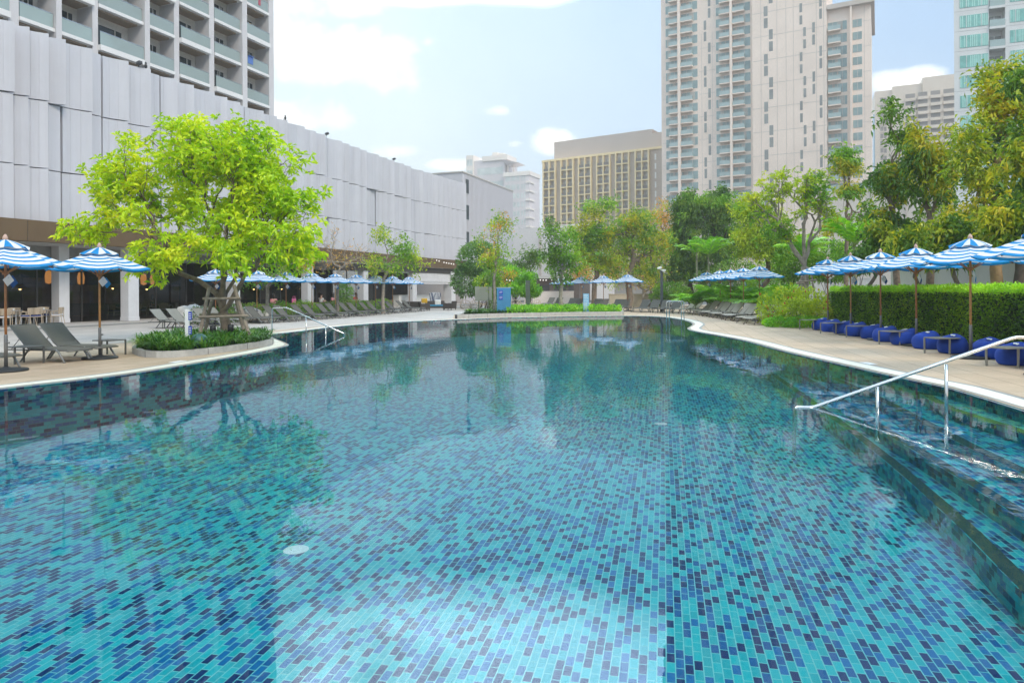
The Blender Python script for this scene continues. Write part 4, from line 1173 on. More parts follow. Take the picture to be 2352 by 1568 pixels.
def fill(poly, n, rng):
    xs_ = [p.x for p in poly]; ys_ = [p.y for p in poly]; out = []
    while len(out) < n:
        p = (rng.uniform(min(xs_), max(xs_)), rng.uniform(min(ys_), max(ys_)))
        if inside(p, poly): out.append(p)
    return out
def straps(name, label, poly, n, h, mat, z=.13, per=16, seed=1, wid=.03):
    rng = np.random.default_rng(seed); V = []; Fc = []
    for x, y in fill(poly, n, rng):
        for k in range(per):
            a = rng.random() * 6.283; L = h * rng.uniform(.7, 1.35); out = np.array([math.cos(a), math.sin(a), 0]); sd = np.array([-out[1], out[0], 0]); w_ = wid * rng.uniform(.7, 1.3)
            lean_ = rng.uniform(.35, 1.25); p0 = np.array([x, y, z]) + rng.normal(size=3) * np.array([.06, .06, 0])
            pts = [p0 + out * L * lean_ * t ** 1.3 + np.array([0, 0, L * (t * 1.25 - t * t * (.35 + .55 * lean_))]) for t in (0, .4, .75, 1.0)]
            ws = [w_ * .7, w_, w_ * .7, w_ * .08]; o = len(V)
            for p, ww_ in zip(pts, ws): V += [p - sd * ww_, p + sd * ww_]
            for q in range(3): Fc.append((o + 2 * q, o + 2 * q + 1, o + 2 * q + 3, o + 2 * q + 2))
    o = np_mesh(name, V, Fc, mat); return tag(o, label, 'plants', kind='stuff')
straps('strappy_plants', 'dense green strappy leaves filling the kerbed bed under the big tree', inner, 330, .50, lf_strap, seed=3, wid=.019, per=22)

# --- long bed at the far side of the pool
fb = [at(1044, 732.3), at(1140, 728.9), at(1242, 726.7), at(1340, 725), at(1433, 724.2)]
fb = [p + Vector((0, .30, 0)) for p in fb]
bedf = [Vector((-3.4, fb[0].y + .9, 0))] + catmull(fb, .6) + [Vector((fb[-1].x + .4, fb[-1].y + 2.2, 0)), Vector((4.5, 51.5, 0)), Vector((-.5, 49.8, 0)), Vector((-3.2, 47.2, 0))]
kf, innerf = kerb_ring('long low concrete kerb of the planting bed along the far pool edge', bedf, .24, .16, gaps=12)
sheet('planter_soil', [(p.x, p.y) for p in innerf], [], .15, soil)
left_part = [p for p in innerf]
straps('strappy_plants', 'strappy green leaves at the left end of the far planting bed', [Vector(p + (0,)) for p in ((-3.1, 44.2), (1.0, 44.2), (1.0, 47.6), (-2.6, 47.2))], 170, .42, lf_strap, z=.15, seed=5, wid=.024)
rng_ = np.random.default_rng(4)
pp_ = np.array([(x, y, .15 + rng_.random() * .42) for x, y in fill(innerf, 9000, rng_) if x > -.4])
V, Fc = leaf_arrays(rng_, pp_, unit(rng_.normal(size=pp_.shape) + np.array([0, 0, .7])), .20, .085, droop=.1)
tag(np_mesh('ground_cover', V, Fc, lf_cover), 'bright green leafy ground cover filling the far planting bed', 'plants', kind='stuff')

# --- slender trees by the restaurant
def gp_(x, Y, z=0.0): v = atY(x, 700, Y); v.z = z; return v
tree('young tree with pale leaves directly behind the striped umbrellas beside the big lime tree', gp_(614, 41), [blob(640, 615, 70, 35, 41), blob(585, 625, 60, 28, 41), blob(690, 595, 40, 30, 41), blob(600, 668, 30, 18, 41)], [(lf_mid, .45), (lf_yel, .4), (lf_orange, .15)], bark_pale, tips=70, r0=.11, fork=1.7, leaves=10, length=.22, width=.09, spread=.3, clump=2, name='slender_tree', group='slender trees along the restaurant')
tree('almost bare young tree with thin brown twigs in front of the restaurant', gp_(776, 47), [blob(770, 560, 50, 45, 47), blob(800, 600, 55, 28, 47), blob(745, 605, 35, 28, 47), blob(830, 575, 25, 20, 47)], [(lf_brown, .75), (lf_yel, .25)], bark_pale, tips=190, r0=.10, fork=2.6, leaves=4, length=.15, width=.06, spread=.3, clump=1, bare=.35, name='slender_tree', group='slender trees along the restaurant', minr=.010, t0=.3)
tree('young green tree with drooping leaves in front of the dark fascia of the restaurant', gp_(880, 51), [blob(880, 540, 30, 38, 51), blob(925, 575, 48, 30, 51), blob(900, 610, 60, 24, 51), blob(862, 590, 22, 45, 51), blob(950, 600, 28, 18, 51)], [(lf_mid, .6), (lf_yel, .4)], bark_pale, tips=100, r0=.12, fork=2.4, leaves=12, length=.24, width=.10, spread=.32, clump=2, name='slender_tree', group='slender trees along the restaurant', gap=.45)
tree('slim pale trunked tree with yellow green crown beside the blue signboard', gp_(1135, 45.6, .15), [blob(1152, 510, 30, 26, 45.6), blob(1130, 545, 45, 40, 45.6), blob(1165, 565, 20, 30, 45.6), blob(1120, 600, 40, 26, 45.6), blob(1150, 630, 30, 25, 45.6), blob(1108, 648, 20, 14, 45.6)], [(lf_mid, .35), (lf_yel, .5), (lf_orange, .15)], bark_pale, tips=120, r0=.10, fork=2.2, leaves=12, length=.18, width=.075, spread=.28, clump=2, name='slender_tree', group='trees of the far bed', gap=.45)
tree('green tree with a few purple blossoms standing in the far planting bed', gp_(1291, 47.5, .15), [blob(1265, 530, 28, 22, 47.5), blob(1290, 555, 40, 30, 47.5), blob(1265, 600, 35, 35, 47.5), blob(1310, 600, 38, 30, 47.5), blob(1365, 590, 26, 24, 47.5), blob(1295, 640, 55, 16, 47.5), blob(1240, 640, 20, 14, 47.5)], [(lf_mid, .7), (lf_dark, .3)], bark_pale, tips=150, r0=.13, fork=2.0, leaves=15, length=.22, width=.095, spread=.3, clump=2, name='flowering_tree', group='trees of the far bed', gap=.42, extra=(fl_purple, 12, .12))
# --- bushes by the pavilion end
bush('dark green rounded bush beside the open bar pavilion', [blob(1100, 600, 50, 45, 66), blob(1075, 645, 40, 40, 66), blob(1140, 640, 50, 45, 66)], leafmat('leaf_bluegreen', [(.04, .10, .035), (.07, .16, .045), (.11, .22, .05), (.17, .28, .06)]), 9500, .34, .12, group='bushes at the far left corner')
for i, (x, y, rx, ry, Y, lab) in enumerate(((1120, 655, 34, 34, 61, 'fresh green rounded bush behind the glass screens'), (1180, 645, 42, 36, 63, 'fresh green rounded bush behind the blue signboard'), (1218, 655, 24, 30, 64, 'fresh green rounded bush right of the grey pillar'))):
    bush(lab, [blob(x, y, rx, ry, Y), blob(x - rx * .5, y + 8, rx * .6, ry * .6, Y), blob(x + rx * .5, y + 6, rx * .6, ry * .65, Y)], lf_cover if i else lf_mid, 4600, .24, .09, gap=.46, freq=.9, shell=.4, group='bushes at the far left corner', stems=20)
tree('thin tree with small crown in front of the white windowless hall', gp_(1215, 70), [blob(1215, 575, 22, 22, 70), blob(1200, 610, 22, 20, 70), blob(1232, 600, 20, 26, 70), blob(1245, 560, 14, 12, 70)], lf_dark, bark_dark, tips=60, r0=.1, leaves=14, length=.3, width=.12, spread=.35, clump=2, name='thin_tree', group='far trees')
# --- green and orange trees behind the far loungers
tree('green and golden tree with a forked trunk behind the far umbrellas', gp_(1365, 61), [blob(1360, 500, 32, 45, 61), blob(1380, 555, 50, 50, 61), blob(1345, 560, 30, 45, 61), blob(1390, 610, 55, 30, 61), blob(1310, 540, 18, 26, 61), blob(1400, 480, 18, 26, 61)], [(lf_mid, .55), (lf_yel, .3), (lf_gold_lit, .15)], bark, tips=190, r0=.24, fork=1.6, leaves=16, length=.28, width=.11, spread=.42, clump=3, name='garden_tree', group='garden trees behind the far loungers')
tree('wide tree with curving pale limbs and green gold leaves behind the far umbrellas', gp_(1443, 60), [blob(1440, 530, 60, 42, 60), blob(1500, 555, 45, 45, 60), blob(1420, 580, 50, 32, 60), blob(1490, 620, 48, 30, 60), blob(1470, 505, 40, 28, 60)], [(lf_gold_lit, .45), (lf_mid, .35), (lf_yel, .2)], bark, tips=210, r0=.30, fork=1.9, leaves=14, length=.27, width=.10, spread=.42, clump=3, name='garden_tree', group='garden trees behind the far loungers', t0=.42)
tree('orange leaved tree behind the green ones at the far end', gp_(1530, 70), [blob(1520, 500, 36, 38, 70), blob(1545, 545, 36, 45, 70), blob(1500, 590, 45, 40, 70), blob(1420, 610, 50, 30, 72), blob(1550, 600, 32, 40, 70), blob(1340, 620, 40, 22, 74)], [(lf_orange, .75), (lf_yel, .25)], bark, tips=200, r0=.22, fork=1.6, leaves=14, length=.26, width=.10, spread=.45, clump=3, name='garden_tree', group='garden trees behind the far loungers')
tree('twiggy yellow tree just left of the camera pole', gp_(1478, 66), [blob(1480, 640, 50, 28, 66), blob(1430, 645, 40, 20, 66), blob(1530, 640, 34, 30, 66)], [(lf_yel, .5), (lf_orange, .3), (lf_brown, .2)], bark_pale, tips=150, r0=.12, fork=.6, leaves=7, length=.24, width=.09, spread=.35, clump=2, name='garden_tree', group='garden trees behind the far loungers', trunks=3)
tree('tall dark green tree left in the dense pair right of the orange tree', gp_(1590, 66), [blob(1575, 470, 38, 32, 66), blob(1570, 530, 34, 50, 66), blob(1590, 585, 45, 40, 66), blob(1560, 610, 30, 35, 66)], [(lf_dark, .8), (lf_mid, .2)], bark_dark, tips=210, r0=.24, leaves=20, length=.34, width=.12, spread=.42, clump=3, name='dense_tree', group='dense dark trees', droop=.4, gap=.36)
tree('tall dense green tree right in the dense pair beside the yellow one', gp_(1655, 64), [blob(1640, 470, 48, 45, 64), blob(1662, 520, 45, 50, 64), blob(1640, 580, 55, 50, 64), blob(1625, 630, 50, 25, 64), blob(1600, 500, 30, 40, 64)], [(lf_dark, .6), (lf_mid, .4)], bark_dark, tips=250, r0=.26, leaves=20, length=.32, width=.12, spread=.42, clump=3, name='dense_tree', group='dense dark trees', droop=.4, gap=.36)
tree('yellow green bushy tree between the dark pair and the staked tree', gp_(1745, 46), [blob(1730, 500, 40, 50, 46), blob(1740, 560, 60, 50, 46), blob(1775, 590, 50, 40, 46), blob(1705, 575, 30, 45, 46), blob(1760, 520, 40, 45, 46)], [(lf_yel, .55), (lf_mid, .45)], bark, tips=260, r0=.2, leaves=18, length=.22, width=.085, spread=.32, clump=3, name='garden_tree', group='garden trees on the right', droop=.35)
# --- staked tree by the hedge
sb_ = atY(1856, 690, 32.5); sb_.z = 0
tree('open crowned yellow green tree with many pale limbs, staked behind the clipped hedge', sb_, [blob(1800, 420, 70, 32, 32.5), blob(1880, 415, 50, 30, 32.5), blob(1740, 470, 42, 42, 32.5), blob(1840, 470, 85, 45, 32.5), blob(1905, 480, 38, 50, 32.5), blob(1790, 530, 45, 30, 32.5)], [(lf_yel, .65), (lf_mid, .35)], bark_pale, tips=300, forks=4, r0=.17, lean=tuple(atY(1848, 612, 32.5)), leaves=8, length=.20, width=.085, spread=.22, clump=2, rosette=True, name='staked_tree', group=None, gap=.5, freq=1.0, t0=.36, power=.48)
s2 = thing('tree_stakes', 'thin wooden stakes leaning round the trunk of the tree behind the hedge', 'tree stakes', tuple(sb_))
for (xa, ya), (xb, yb), dY in (((1846, 620), (1812, 712), -.5), ((1851, 622), (1846, 708), -.7), ((1862, 622), (1882, 700), -.3)):
    p, q = atY(xa, ya, 32.2), atY(xb, yb, 32 + dY); q.z = .02; stake('stake', [p, q], .045, s2)
for (xa, ya), (xb, yb) in (((1831, 648), (1876, 643)), ((1830, 651), (1848, 651))): stake('crossbar', [atY(xa, ya, 32.0), atY(xb, yb, 31.7)], .04, s2)
# --- the tall trees on the right
tree('slim tree with a small tuft of leaves standing above the staked tree', gp_(1945, 39), [blob(1943, 372, 22, 32, 39), blob(1950, 460, 34, 36, 39), blob(1985, 480, 26, 32, 39), blob(1930, 520, 40, 30, 39)], [(lf_mid, .5), (lf_gold_lit, .5)], bark, tips=110, r0=.12, fork=3.0, leaves=16, length=.22, width=.085, spread=.26, clump=2, name='slim_tree', group='tall trees on the right', droop=.4)
tree('tall slim tree with layered dark leaves left of the big golden tree', gp_(2058, 30), [blob(2055, 255, 32, 28, 30), blob(2025, 270, 18, 16, 30), blob(2065, 320, 38, 28, 30), blob(2035, 430, 40, 45, 30), blob(2070, 400, 38, 45, 30), blob(2060, 500, 50, 50, 30), blob(2090, 470, 40, 50, 30)], [(lf_gold_lit, .4), (lf_dark, .6)], bark, tips=170, r0=.14, fork=2.6, leaves=15, length=.23, width=.09, spread=.25, clump=2, name='slim_tree', group='tall trees on the right', droop=.35, gap=.5)
tree('tall dark green tree between the slim one and the big golden one', gp_(2138, 28), [blob(2135, 300, 40, 30, 28), blob(2110, 360, 30, 40, 28), blob(2150, 380, 40, 50, 28), blob(2130, 460, 52, 50, 28), blob(2165, 500, 45, 50, 28)], [(lf_dark, .4), (lf_gold_lit, .6)], bark, tips=130, r0=.15, fork=2.4, leaves=16, length=.24, width=.085, spread=.26, clump=2, name='slim_tree', group='tall trees on the right', droop=.5, gap=.45)
tree('big tree with leaves coloured golden as if backlit and tan branches at the right edge', gp_(2290, 24), [blob(2290, 240, 60, 45, 24), blob(2300, 170, 40, 22, 24), blob(2230, 300, 55, 50, 24), blob(2330, 330, 70, 70, 24), blob(2240, 400, 70, 55, 24), blob(2310, 470, 80, 60, 24), blob(2220, 500, 55, 40, 24), blob(2400, 250, 60, 60, 24), blob(2420, 420, 70, 80, 24)], [(lf_gold_lit, .45), (lf_yel, .25), (lf_dark, .3)], M('bark_tan', (.36, .24, .12), .9, var=.3), tips=340, r0=.2, fork=1.7, leaves=14, length=.20, width=.08, spread=.26, clump=3, name='golden_tree', group='tall trees on the right', droop=.25, gap=.52, freq=.9)
tree('dark leafy tree at the right edge close behind the umbrella row', gp_(2345, 20.5), [blob(2350, 200, 26, 40, 20.5), blob(2360, 300, 45, 50, 20.5), blob(2370, 400, 50, 70, 20.5), blob(2330, 510, 60, 40, 20.5)], [(lf_dark, .7), (lf_gold_lit, .3)], bark_dark, tips=170, r0=.15, leaves=14, length=.22, width=.085, spread=.25, clump=3, name='leafy_tree', group='tall trees on the right', droop=.4)
for x, Y, lab, bl in ((1995, 27, 'low leafy tree with painted backlit gold above the hedge, nearest the palm fronds', [(2010, 545, 34, 30), (1985, 580, 26, 24), (2035, 575, 30, 26)]), (2110, 24, 'low leafy tree behind the hedge below the tall dark tree', [(2110, 540, 40, 30), (2085, 575, 34, 24), (2140, 570, 36, 30)]), (2200, 22, 'low leafy tree behind the hedge near the second right umbrella', [(2190, 540, 45, 34), (2230, 565, 34, 26), (2170, 580, 30, 20)])):
    tree(lab, gp_(x, Y), [blob(a, b_, c, d, Y) for a, b_, c, d in bl], [(lf_dark, .5), (lf_gold_lit, .5)], bark, tips=90, r0=.08, fork=1.6, leaves=16, length=.2, width=.08, spread=.25, clump=2, name='understorey_tree', group='small trees behind the hedge', droop=.45, gap=.4)
# background thicket behind the right-hand garden: separate tall shrubs
for i, (x, y, rx, ry, Y, m_) in enumerate(((1600, 650, 60, 34, 70, lf_dark), (1690, 640, 60, 44, 56, lf_dark), (1770, 645, 60, 44, 52, lf_mid), (1830, 600, 50, 50, 44, lf_mid), (1905, 600, 55, 48, 42, lf_mid), (1960, 590, 45, 40, 44, lf_dark), (1540, 670, 45, 22, 64, lf_mid))):
    bush('tall leafy shrub of the thicket on the right, ' + ORD[i] + ' one drawn at random' if False else ('tall leafy shrub filling the thicket behind the ' + ['dark tree pair', 'young palms', 'right umbrellas', 'staked tree trunk', 'palm fronds', 'pale garden wall', 'camera pole'][i]), [blob(x, y, rx, ry, Y), blob(x - rx * .5, y + 12, rx * .6, ry * .7, Y), blob(x + rx * .5, y + 8, rx * .6, ry * .8, Y)], m_, 3000, .26, .10, group='tall shrubs of the thicket', stems=10)

# --- palms
def palm(label, base, h, nf, L, mat=lf_palm, name='palm_tree', group='palms on the right', seed=1, trunk=True, spread=(.05, .75), r0=.09):
    rng = np.random.default_rng(seed); th = thing(name, label, 'palm', tuple(base), group=group)
    b = MB()
    top = np.array([rng.normal() * .1, rng.normal() * .1, h])
    if trunk: b.tube([(0, 0, -.05), (0, 0, .1), tuple(top * .5 + np.array([.03, .02, 0])), tuple(top)], [r0 * 1.4, r0, r0 * .9, r0 * .7], 8)
    b.tube([tuple(top - np.array([0, 0, .05])), tuple(top + np.array([0, 0, .5]))], [r0 * .8, r0 * .4], 7)
    b.build('trunk', M('palm_trunk', (.28, .27, .16), .8, var=.2, scale=5), th, smooth=True)
    V = []; Fc = []; st = MB()
    for k in range(nf):
        a = k * 2.399 + rng.random() * .5; el = rng.uniform(*spread); LL = L * rng.uniform(.75, 1.15)
        out = np.array([math.cos(a), math.sin(a), 0]); sd = np.array([-out[1], out[0], 0])
        n = 15; pts = []
        for i in range(n + 1):
            t = i / n; pts.append(top + np.array([0, 0, .3]) + out * LL * (math.sin(el) * t + .25 * t * t) + np.array([0, 0, LL * (math.cos(el) * t - .46 * t * t)]))
        st.tube(pts, [.02 * (1 - .8 * i / n) + .004 for i in range(n + 1)], 4)
        for i in range(2, n + 1):
            for sgn in (-1, 1):
                for half in (0, .5):
                    p = np.array(pts[i]) * (1 - half) + np.array(pts[i - 1]) * half; d = unit(np.array(pts[i]) - np.array(pts[i - 1]))
                    t = (i - half) / n; ll = LL * .34 * (math.sin(math.pi * min(1, .12 + t * .86)) ** .7) * rng.uniform(.85, 1.1)
                    ax = unit(sd * sgn * .85 + d * .65 + np.array([0, 0, .15 + rng.normal() * .08])); e = p + ax * ll - np.array([0, 0, ll * .28]); m = p + ax * ll * .5
                    w_ = d * .05; o = len(V); V += [p, m + w_, e, m - w_]; Fc.append((o, o + 1, o + 2, o + 3))
    np_mesh('crown', np.array(V), Fc, mat, th)
    st.build('frond_stem', M('frond_stem', (.22, .30, .06), .6, var=.2), th); return th
palm('palm with bright yellow green fronds beside the dark tree pair', gp_(1600, 50), 3.9, 10, 1.9, seed=2)
palm('taller palm with wide arching fronds right of the yellow green palm', gp_(1630, 48), 3.6, 11, 2.5, seed=4)
palm('palm with long fronds behind the trunk of the staked tree', gp_(1845, 38), 3.0, 11, 2.2, seed=6)
palm('palm with broad sunlit fronds above the left end of the hedge', gp_(1968, 34), 3.4, 12, 2.8, seed=8)
for i, (x, Y, L, lab) in enumerate(((1600, 46, 2.0, 'low clump palm beside the camera pole'), (1640, 46, 2.5, 'low clump palm under the yellow green palm'), (1690, 43, 2.5, 'low clump palm behind the first loungers of the right row'), (1735, 40, 2.4, 'low clump palm behind the middle of the right lounger row'), (1780, 38, 2.4, 'low clump palm behind the nearest loungers of the right row'), (1800, 35, 2.4, 'low clump palm behind the flowering shrub bed'))):
    palm(lab, gp_(x, Y), .25, 16, L, name='clump_palm', group='low clump palms', seed=20 + i, trunk=False, spread=(.1, .95), r0=.06)

# --- clipped hedge on the right
def hedge(label, A, B, w, h, n, length=.075, name='hedge', leaf=lf_hedge, toplf=lf_hedgetop_lit, group=None, wob=.05):
    SEED[0] += 1; rng = np.random.default_rng(SEED[0]); A, B = np.array(A, float), np.array(B, float); d = B - A; L = np.linalg.norm(d); d /= L; nr = np.array([-d[1], d[0], 0])
    th = thing(name, label, 'hedge', tuple(A), group=group)
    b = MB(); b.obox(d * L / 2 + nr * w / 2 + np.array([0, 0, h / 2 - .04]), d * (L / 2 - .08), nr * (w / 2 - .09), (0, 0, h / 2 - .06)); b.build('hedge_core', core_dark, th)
    P = []; O = []
    areas = [(L * h, 'f'), (L * h * .4, 'b'), (L * w, 't'), (w * h, 'l'), (w * h, 'r')]; tot = sum(a for a, _ in areas)
    for a, k in areas:
        m = int(n * a / tot * (1.5 if k == 't' else 1)); u = rng.random(m) * L; v = rng.random(m) * h; q = rng.random(m) * w
        bulge = np.array([noise.noise(Vector((uu * .9, vv * 1.3, 3.1))) for uu, vv in zip(u, v)]) * wob
        dep = rng.random(m) ** 2 * .12
        if k == 'f': p = d * u[:, None] + nr * (dep - bulge)[:, None] + np.array([0, 0, 1.]) * v[:, None]; o = -nr
        if k == 'b': p = d * u[:, None] + nr * (w - dep)[:, None] + np.array([0, 0, 1.]) * v[:, None]; o = nr
        if k == 't': p = d * u[:, None] + nr * q[:, None] + np.array([0, 0, 1.]) * (h - dep + bulge * 1.6 + (rng.random(m) ** 6) * .12)[:, None]; o = np.array([0, 0, 1.])
        if k == 'l': p = d * dep[:, None] + nr * q[:, None] + np.array([0, 0, 1.]) * v[:, None]; o = -d
        if k == 'r': p = d * (L - dep)[:, None] + nr * q[:, None] + np.array([0, 0, 1.]) * v[:, None]; o = d
        P.append(p); O.append(np.repeat(np.array(o)[None], m, 0))
    P = np.concatenate(P); O = np.concatenate(O)
    Ax = unit(O * .55 + rng.normal(size=P.shape) * .7 + np.array([0, 0, .3]))
    top = P[:, 2] > h - .13
    for s_, m_, nm in ((~top, leaf, 'foliage'), (top, toplf, 'lit_top_shoots')):
        V, Fc = leaf_arrays(rng, P[s_], Ax[s_], length, length * .5, fold=False); np_mesh(nm, V, Fc, m_, th)
    return th
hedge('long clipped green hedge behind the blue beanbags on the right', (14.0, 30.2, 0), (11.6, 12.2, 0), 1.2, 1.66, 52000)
# flowering shrub bed beside it
bush('bright yellow green shrub with red flower spikes at the left end of the hedge', [((12.6, 30.2, .65), (.8, .8, .65)), ((13.5, 31.0, .85), (.9, .9, .85)), ((12.0, 31.2, .6), (.5, .7, .6)), ((12.5, 31.8, .9), (.4, .4, .95)), ((11.8, 32.0, .65), (.3, .4, .85)), ((13.3, 30.0, .6), (.8, .7, .6)), ((13.0, 31.6, 1.2), (.4, .4, .7))], lf_yel, 5200, .15, .07, flowers=(fl_red, 40, .05))
bush('low bright green ground shrub spilling over the deck below the flowering shrub', [((12.7, 29.5, .2), (1.2, .55, .30)), ((11.9, 30.2, .18), (.8, .7, .28))], lf_cover, 3400, .09, .045, stems=0)
# planting behind the left lounger row
hl = [Vector(p) for p in ((-16.6, 35.6, 0), (-14.9, 41.0, 0), (-13.4, 46.2, 0), (-11.9, 51.6, 0), (-10.4, 57.0, 0))]
for i, (a, c) in enumerate(zip(hl[:-1], hl[1:])):
    k = 5; bl = [(tuple(a + (c - a) * ((q + .5) / k) + Vector((random.uniform(-.3, .3), 0, .45 + random.uniform(-.1, .15)))), (.75, .75, .55)) for q in range(k)]
    bush('dark green flowering border shrub behind the left loungers, ' + ['at the big tree end', 'beside the bare tree', 'below the drooping green tree', 'at the bar end'][i], bl, lf_mid if i % 2 else lf_dark, 3800, .13, .06, group='border shrubs behind the left loungers', stems=8, flowers=(M('flower_pink', (.50, .12, .13), .7, var=.3), 26, .03))
bush('potted round shrub by the restaurant column behind the umbrellas', [(tuple(on_line(plan, 742) + Vector((2.0, -1, 1.5))), (.6, .6, .9))], lf_mid, 900, .2, .06, stems=6)
bush('low clipped green shrub between the wicker armchairs', [((-1.1, 59.5, .45), (.9, .6, .5))], lf_hedge, 1600, .1, .05, stems=0)

# ------------------------------------------------------------------ parasols
cv_white = M('canvas_white', (.82, .82, .82), .85, var=.03, trans=.25); cv_blue = M('canvas_blue', (.004, .25, .58), .8, var=.06, trans=.2)
cv_navy = M('canvas_navy', (.01, .07, .24), .8, var=.08)
teak = M('teak_pole', (.36, .15, .055), .5, var=.22, scale=9); teak2 = M('teak_pole_light', (.46, .23, .08), .5, var=.2, scale=9)
finial_m = M('finial_wood', (.56, .36, .28), .5, var=.1)
sleeve_m = M('sleeve_grey_metal', (.20, .20, .20), .4, .6, var=.08)
base_m = M('parasol_base_black', (.02, .022, .024), .5, var=.2)
def parasol_parts(root, seed, pole_m=teak, wear=0):
    rng = random.Random(seed)
    NP, RAD, ZE, ZT = 8, 1.25, 2.31, 2.80
    def ring(t, sag=1.0):       # t from 0 at the top to 1 at the rim
        out = []
        for k in range(NP):
            a0 = 2 * math.pi * (k + .5) / NP; a1 = 2 * math.pi * (k + 1.5) / NP
            for q in range(4):
                s_ = q / 4; p0 = Vector((math.cos(a0), math.sin(a0), 0)); p1 = Vector((math.cos(a1), math.sin(a1), 0))
                p = (p0 * (1 - s_) + p1 * s_) * RAD * t
                in_ = 4 * s_ * (1 - s_)
                z = ZE + (ZT - ZE) * max(0.0, 1 - t) - in_ * .055 * t * sag
                p *= 1 - in_ * .028 * t * sag
                out.append((p.x, p.y, z))
        return out
    b = MB(); nb = 11; ts = [.12]
    for i in range(nb): ts.append(ts[-1] + (.068 if i % 2 == 0 else .0944))
    ts = [t / ts[-1] for t in ts]; rr = [ring(t) for t in ts]; n = len(rr[0])
    for i in range(nb):
        b.mi = 1 if i % 2 == 0 else 0
        b.add(rr[i] + rr[i + 1], [(k, n + k, n + (k + 1) % n, (k + 1) % n) for k in range(n)])
    # hem hanging a little below the rim
    hem = [(x * 1.003, y * 1.003, z - .018) for x, y, z in rr[-1]]; b.mi = 1
    b.add(rr[-1] + hem, [(k, n + k, n + (k + 1) % n, (k + 1) % n) for k in range(n)])
    b.build('canopy', [cv_white, cv_blue], root)
    # loose top cap with stripes running down it
    b = MB(); n = 32; prof = [(.03, 2.865), (.16, 2.82), (.30, 2.755), (.44, 2.675)]; ph = rng.random() * 6
    V = [[(r * math.cos(2 * math.pi * k / n), r * math.sin(2 * math.pi * k / n), z + (.032 * math.sin(k * 2 * math.pi / n * 8 + ph) + .015 * math.sin(k * 1.7 + ph)) * (r / .43) ** 2) for k in range(n)] for r, z in prof]
    for i in range(3):
        for k in range(n):
            b.mi = (k // 2) % 2
            b.add([V[i][k], V[i + 1][k], V[i + 1][(k + 1) % n], V[i][(k + 1) % n]], [(0, 1, 2, 3)])
    b.build('top_cap', [cv_white, cv_blue], root)
    b = MB(); b.lathe([(.026, .55), (.026, 2.85)], 10); b.build('pole', pole_m, root, smooth=True)
    b = MB(); b.lathe([(.02, 2.82), (.05, 2.86), (.055, 2.89), (.04, 2.94), (.010, 2.98)], 10); b.build('finial', finial_m, root, smooth=True)
    b = MB(); b.lathe([(.036, .05), (.036, .78), (.03, .80)], 10); b.lathe([(.028, -.02), (.028, .02)], 8, (.05, 0, .62)); b.build('sleeve', sleeve_m, root, smooth=True)
    b = MB(); b.lathe([(.40, 0), (.42, .02), (.40, .05), (.10, .075), (.06, .10)], 24); b.build('base', base_m, root, smooth=True)
    for k in range(NP):
        a = 2 * math.pi * (k + .5) / NP; d = Vector((math.cos(a), math.sin(a), 0)); b = MB()
        b.bar(d * .12 + Vector((0, 0, 2.71)), d * 1.22 + Vector((0, 0, 2.285)), .022, .03); b.bar(d * .06 + Vector((0, 0, 2.15)), d * .62 + Vector((0, 0, 2.50)), .018, .022)
        b.build('rib', teak, root)
    b = MB(); b.lathe([(.06, 2.10), (.065, 2.18)], 12); b.build('hub', teak, root)
    b = MB(); b.mi = 0; b.obox((.08, -.05, 1.98), (.055, .015, .062), (.006, -.003, 0), (-.045, 0, .07)); b.mi = 1; b.obox((.155, -.035, 1.95), (.045, .012, .053), (.006, -.003, 0), (-.053, 0, .085))
    b.tube([(.03, 0, 2.14), (.08, -.05, 2.03)], .006, 4); b.build('tie_flap', [M('flap_white', (.78, .75, .74), .8), cv_navy if seed % 2 else cv_blue], root)
protos = []
def put_parasol(pos, label, group, rotz):
    i = len(protos) % 3
    if len(protos) < 3:
        r = thing('parasol', label, 'parasol', pos, rotz, group); parasol_parts(r, 5 + len(protos), (teak, teak2, teak)[len(protos)]); protos.append(r); r['first'] = 1
        return r
    PC[0] += 1; return dup(protos[PC[0] % 3], pos, rotz, label, group)
PC = [0]
HP = 2.95
def ptop(x, y): v = at(x, y, HP); v.z = 0; return v
GP = 'blue and white striped parasols round the pool'
rg = random.Random(4)
U1, U2 = ptop(12, 541), ptop(228, 560)
put_parasol(U1, 'striped parasol at the left picture edge, its canopy cut by the frame', GP, .2); put_parasol(U2, 'striped parasol second from the left edge, standing by the near loungers before the white column', GP, .5)
rowL = []
for i, (x, y) in enumerate(((495, 615), (590, 617.8), (657, 620.7), (716.5, 623.6), (770, 625.6), (817.7, 627.8), (862.6, 629.8), (902, 631.6), (940, 633.6))):
    p = ptop(x, y); rowL.append(p)
# keep the measured columns but even out the noisy depths along a smooth line
ysL = np.array([p.y for p in rowL]); cL = np.polyfit(np.arange(9), ysL, 2); 
rowL = [Vector((ray(x, CY)[0] * np.polyval(cL, i), np.polyval(cL, i), 0)) for i, x in enumerate((495, 590, 657, 716.5, 770, 817.7, 862.6, 902, 940))]
labL = ['striped parasol half hidden behind the trunk of the big lime tree', 'striped parasol just right of the big tree trunk, first of the clear left row', 'striped parasol second right of the big tree trunk in the left row', 'striped parasol third right of the big tree trunk in the left row', 'striped parasol standing below the bare brown tree', 'striped parasol between the bare tree and the drooping green tree', 'striped parasol below the drooping green tree', 'striped parasol second from the far end of the left row', 'striped parasol at the far end of the left row near the bar pavilion']
for p, l in zip(rowL, labL): put_parasol(p, l, GP, rg.random() * .8)
rowF = [ptop(1290, 636.5), ptop(1334.6, 633.6), ptop(1385.9, 630.7), ptop(1441.7, 627.9)]
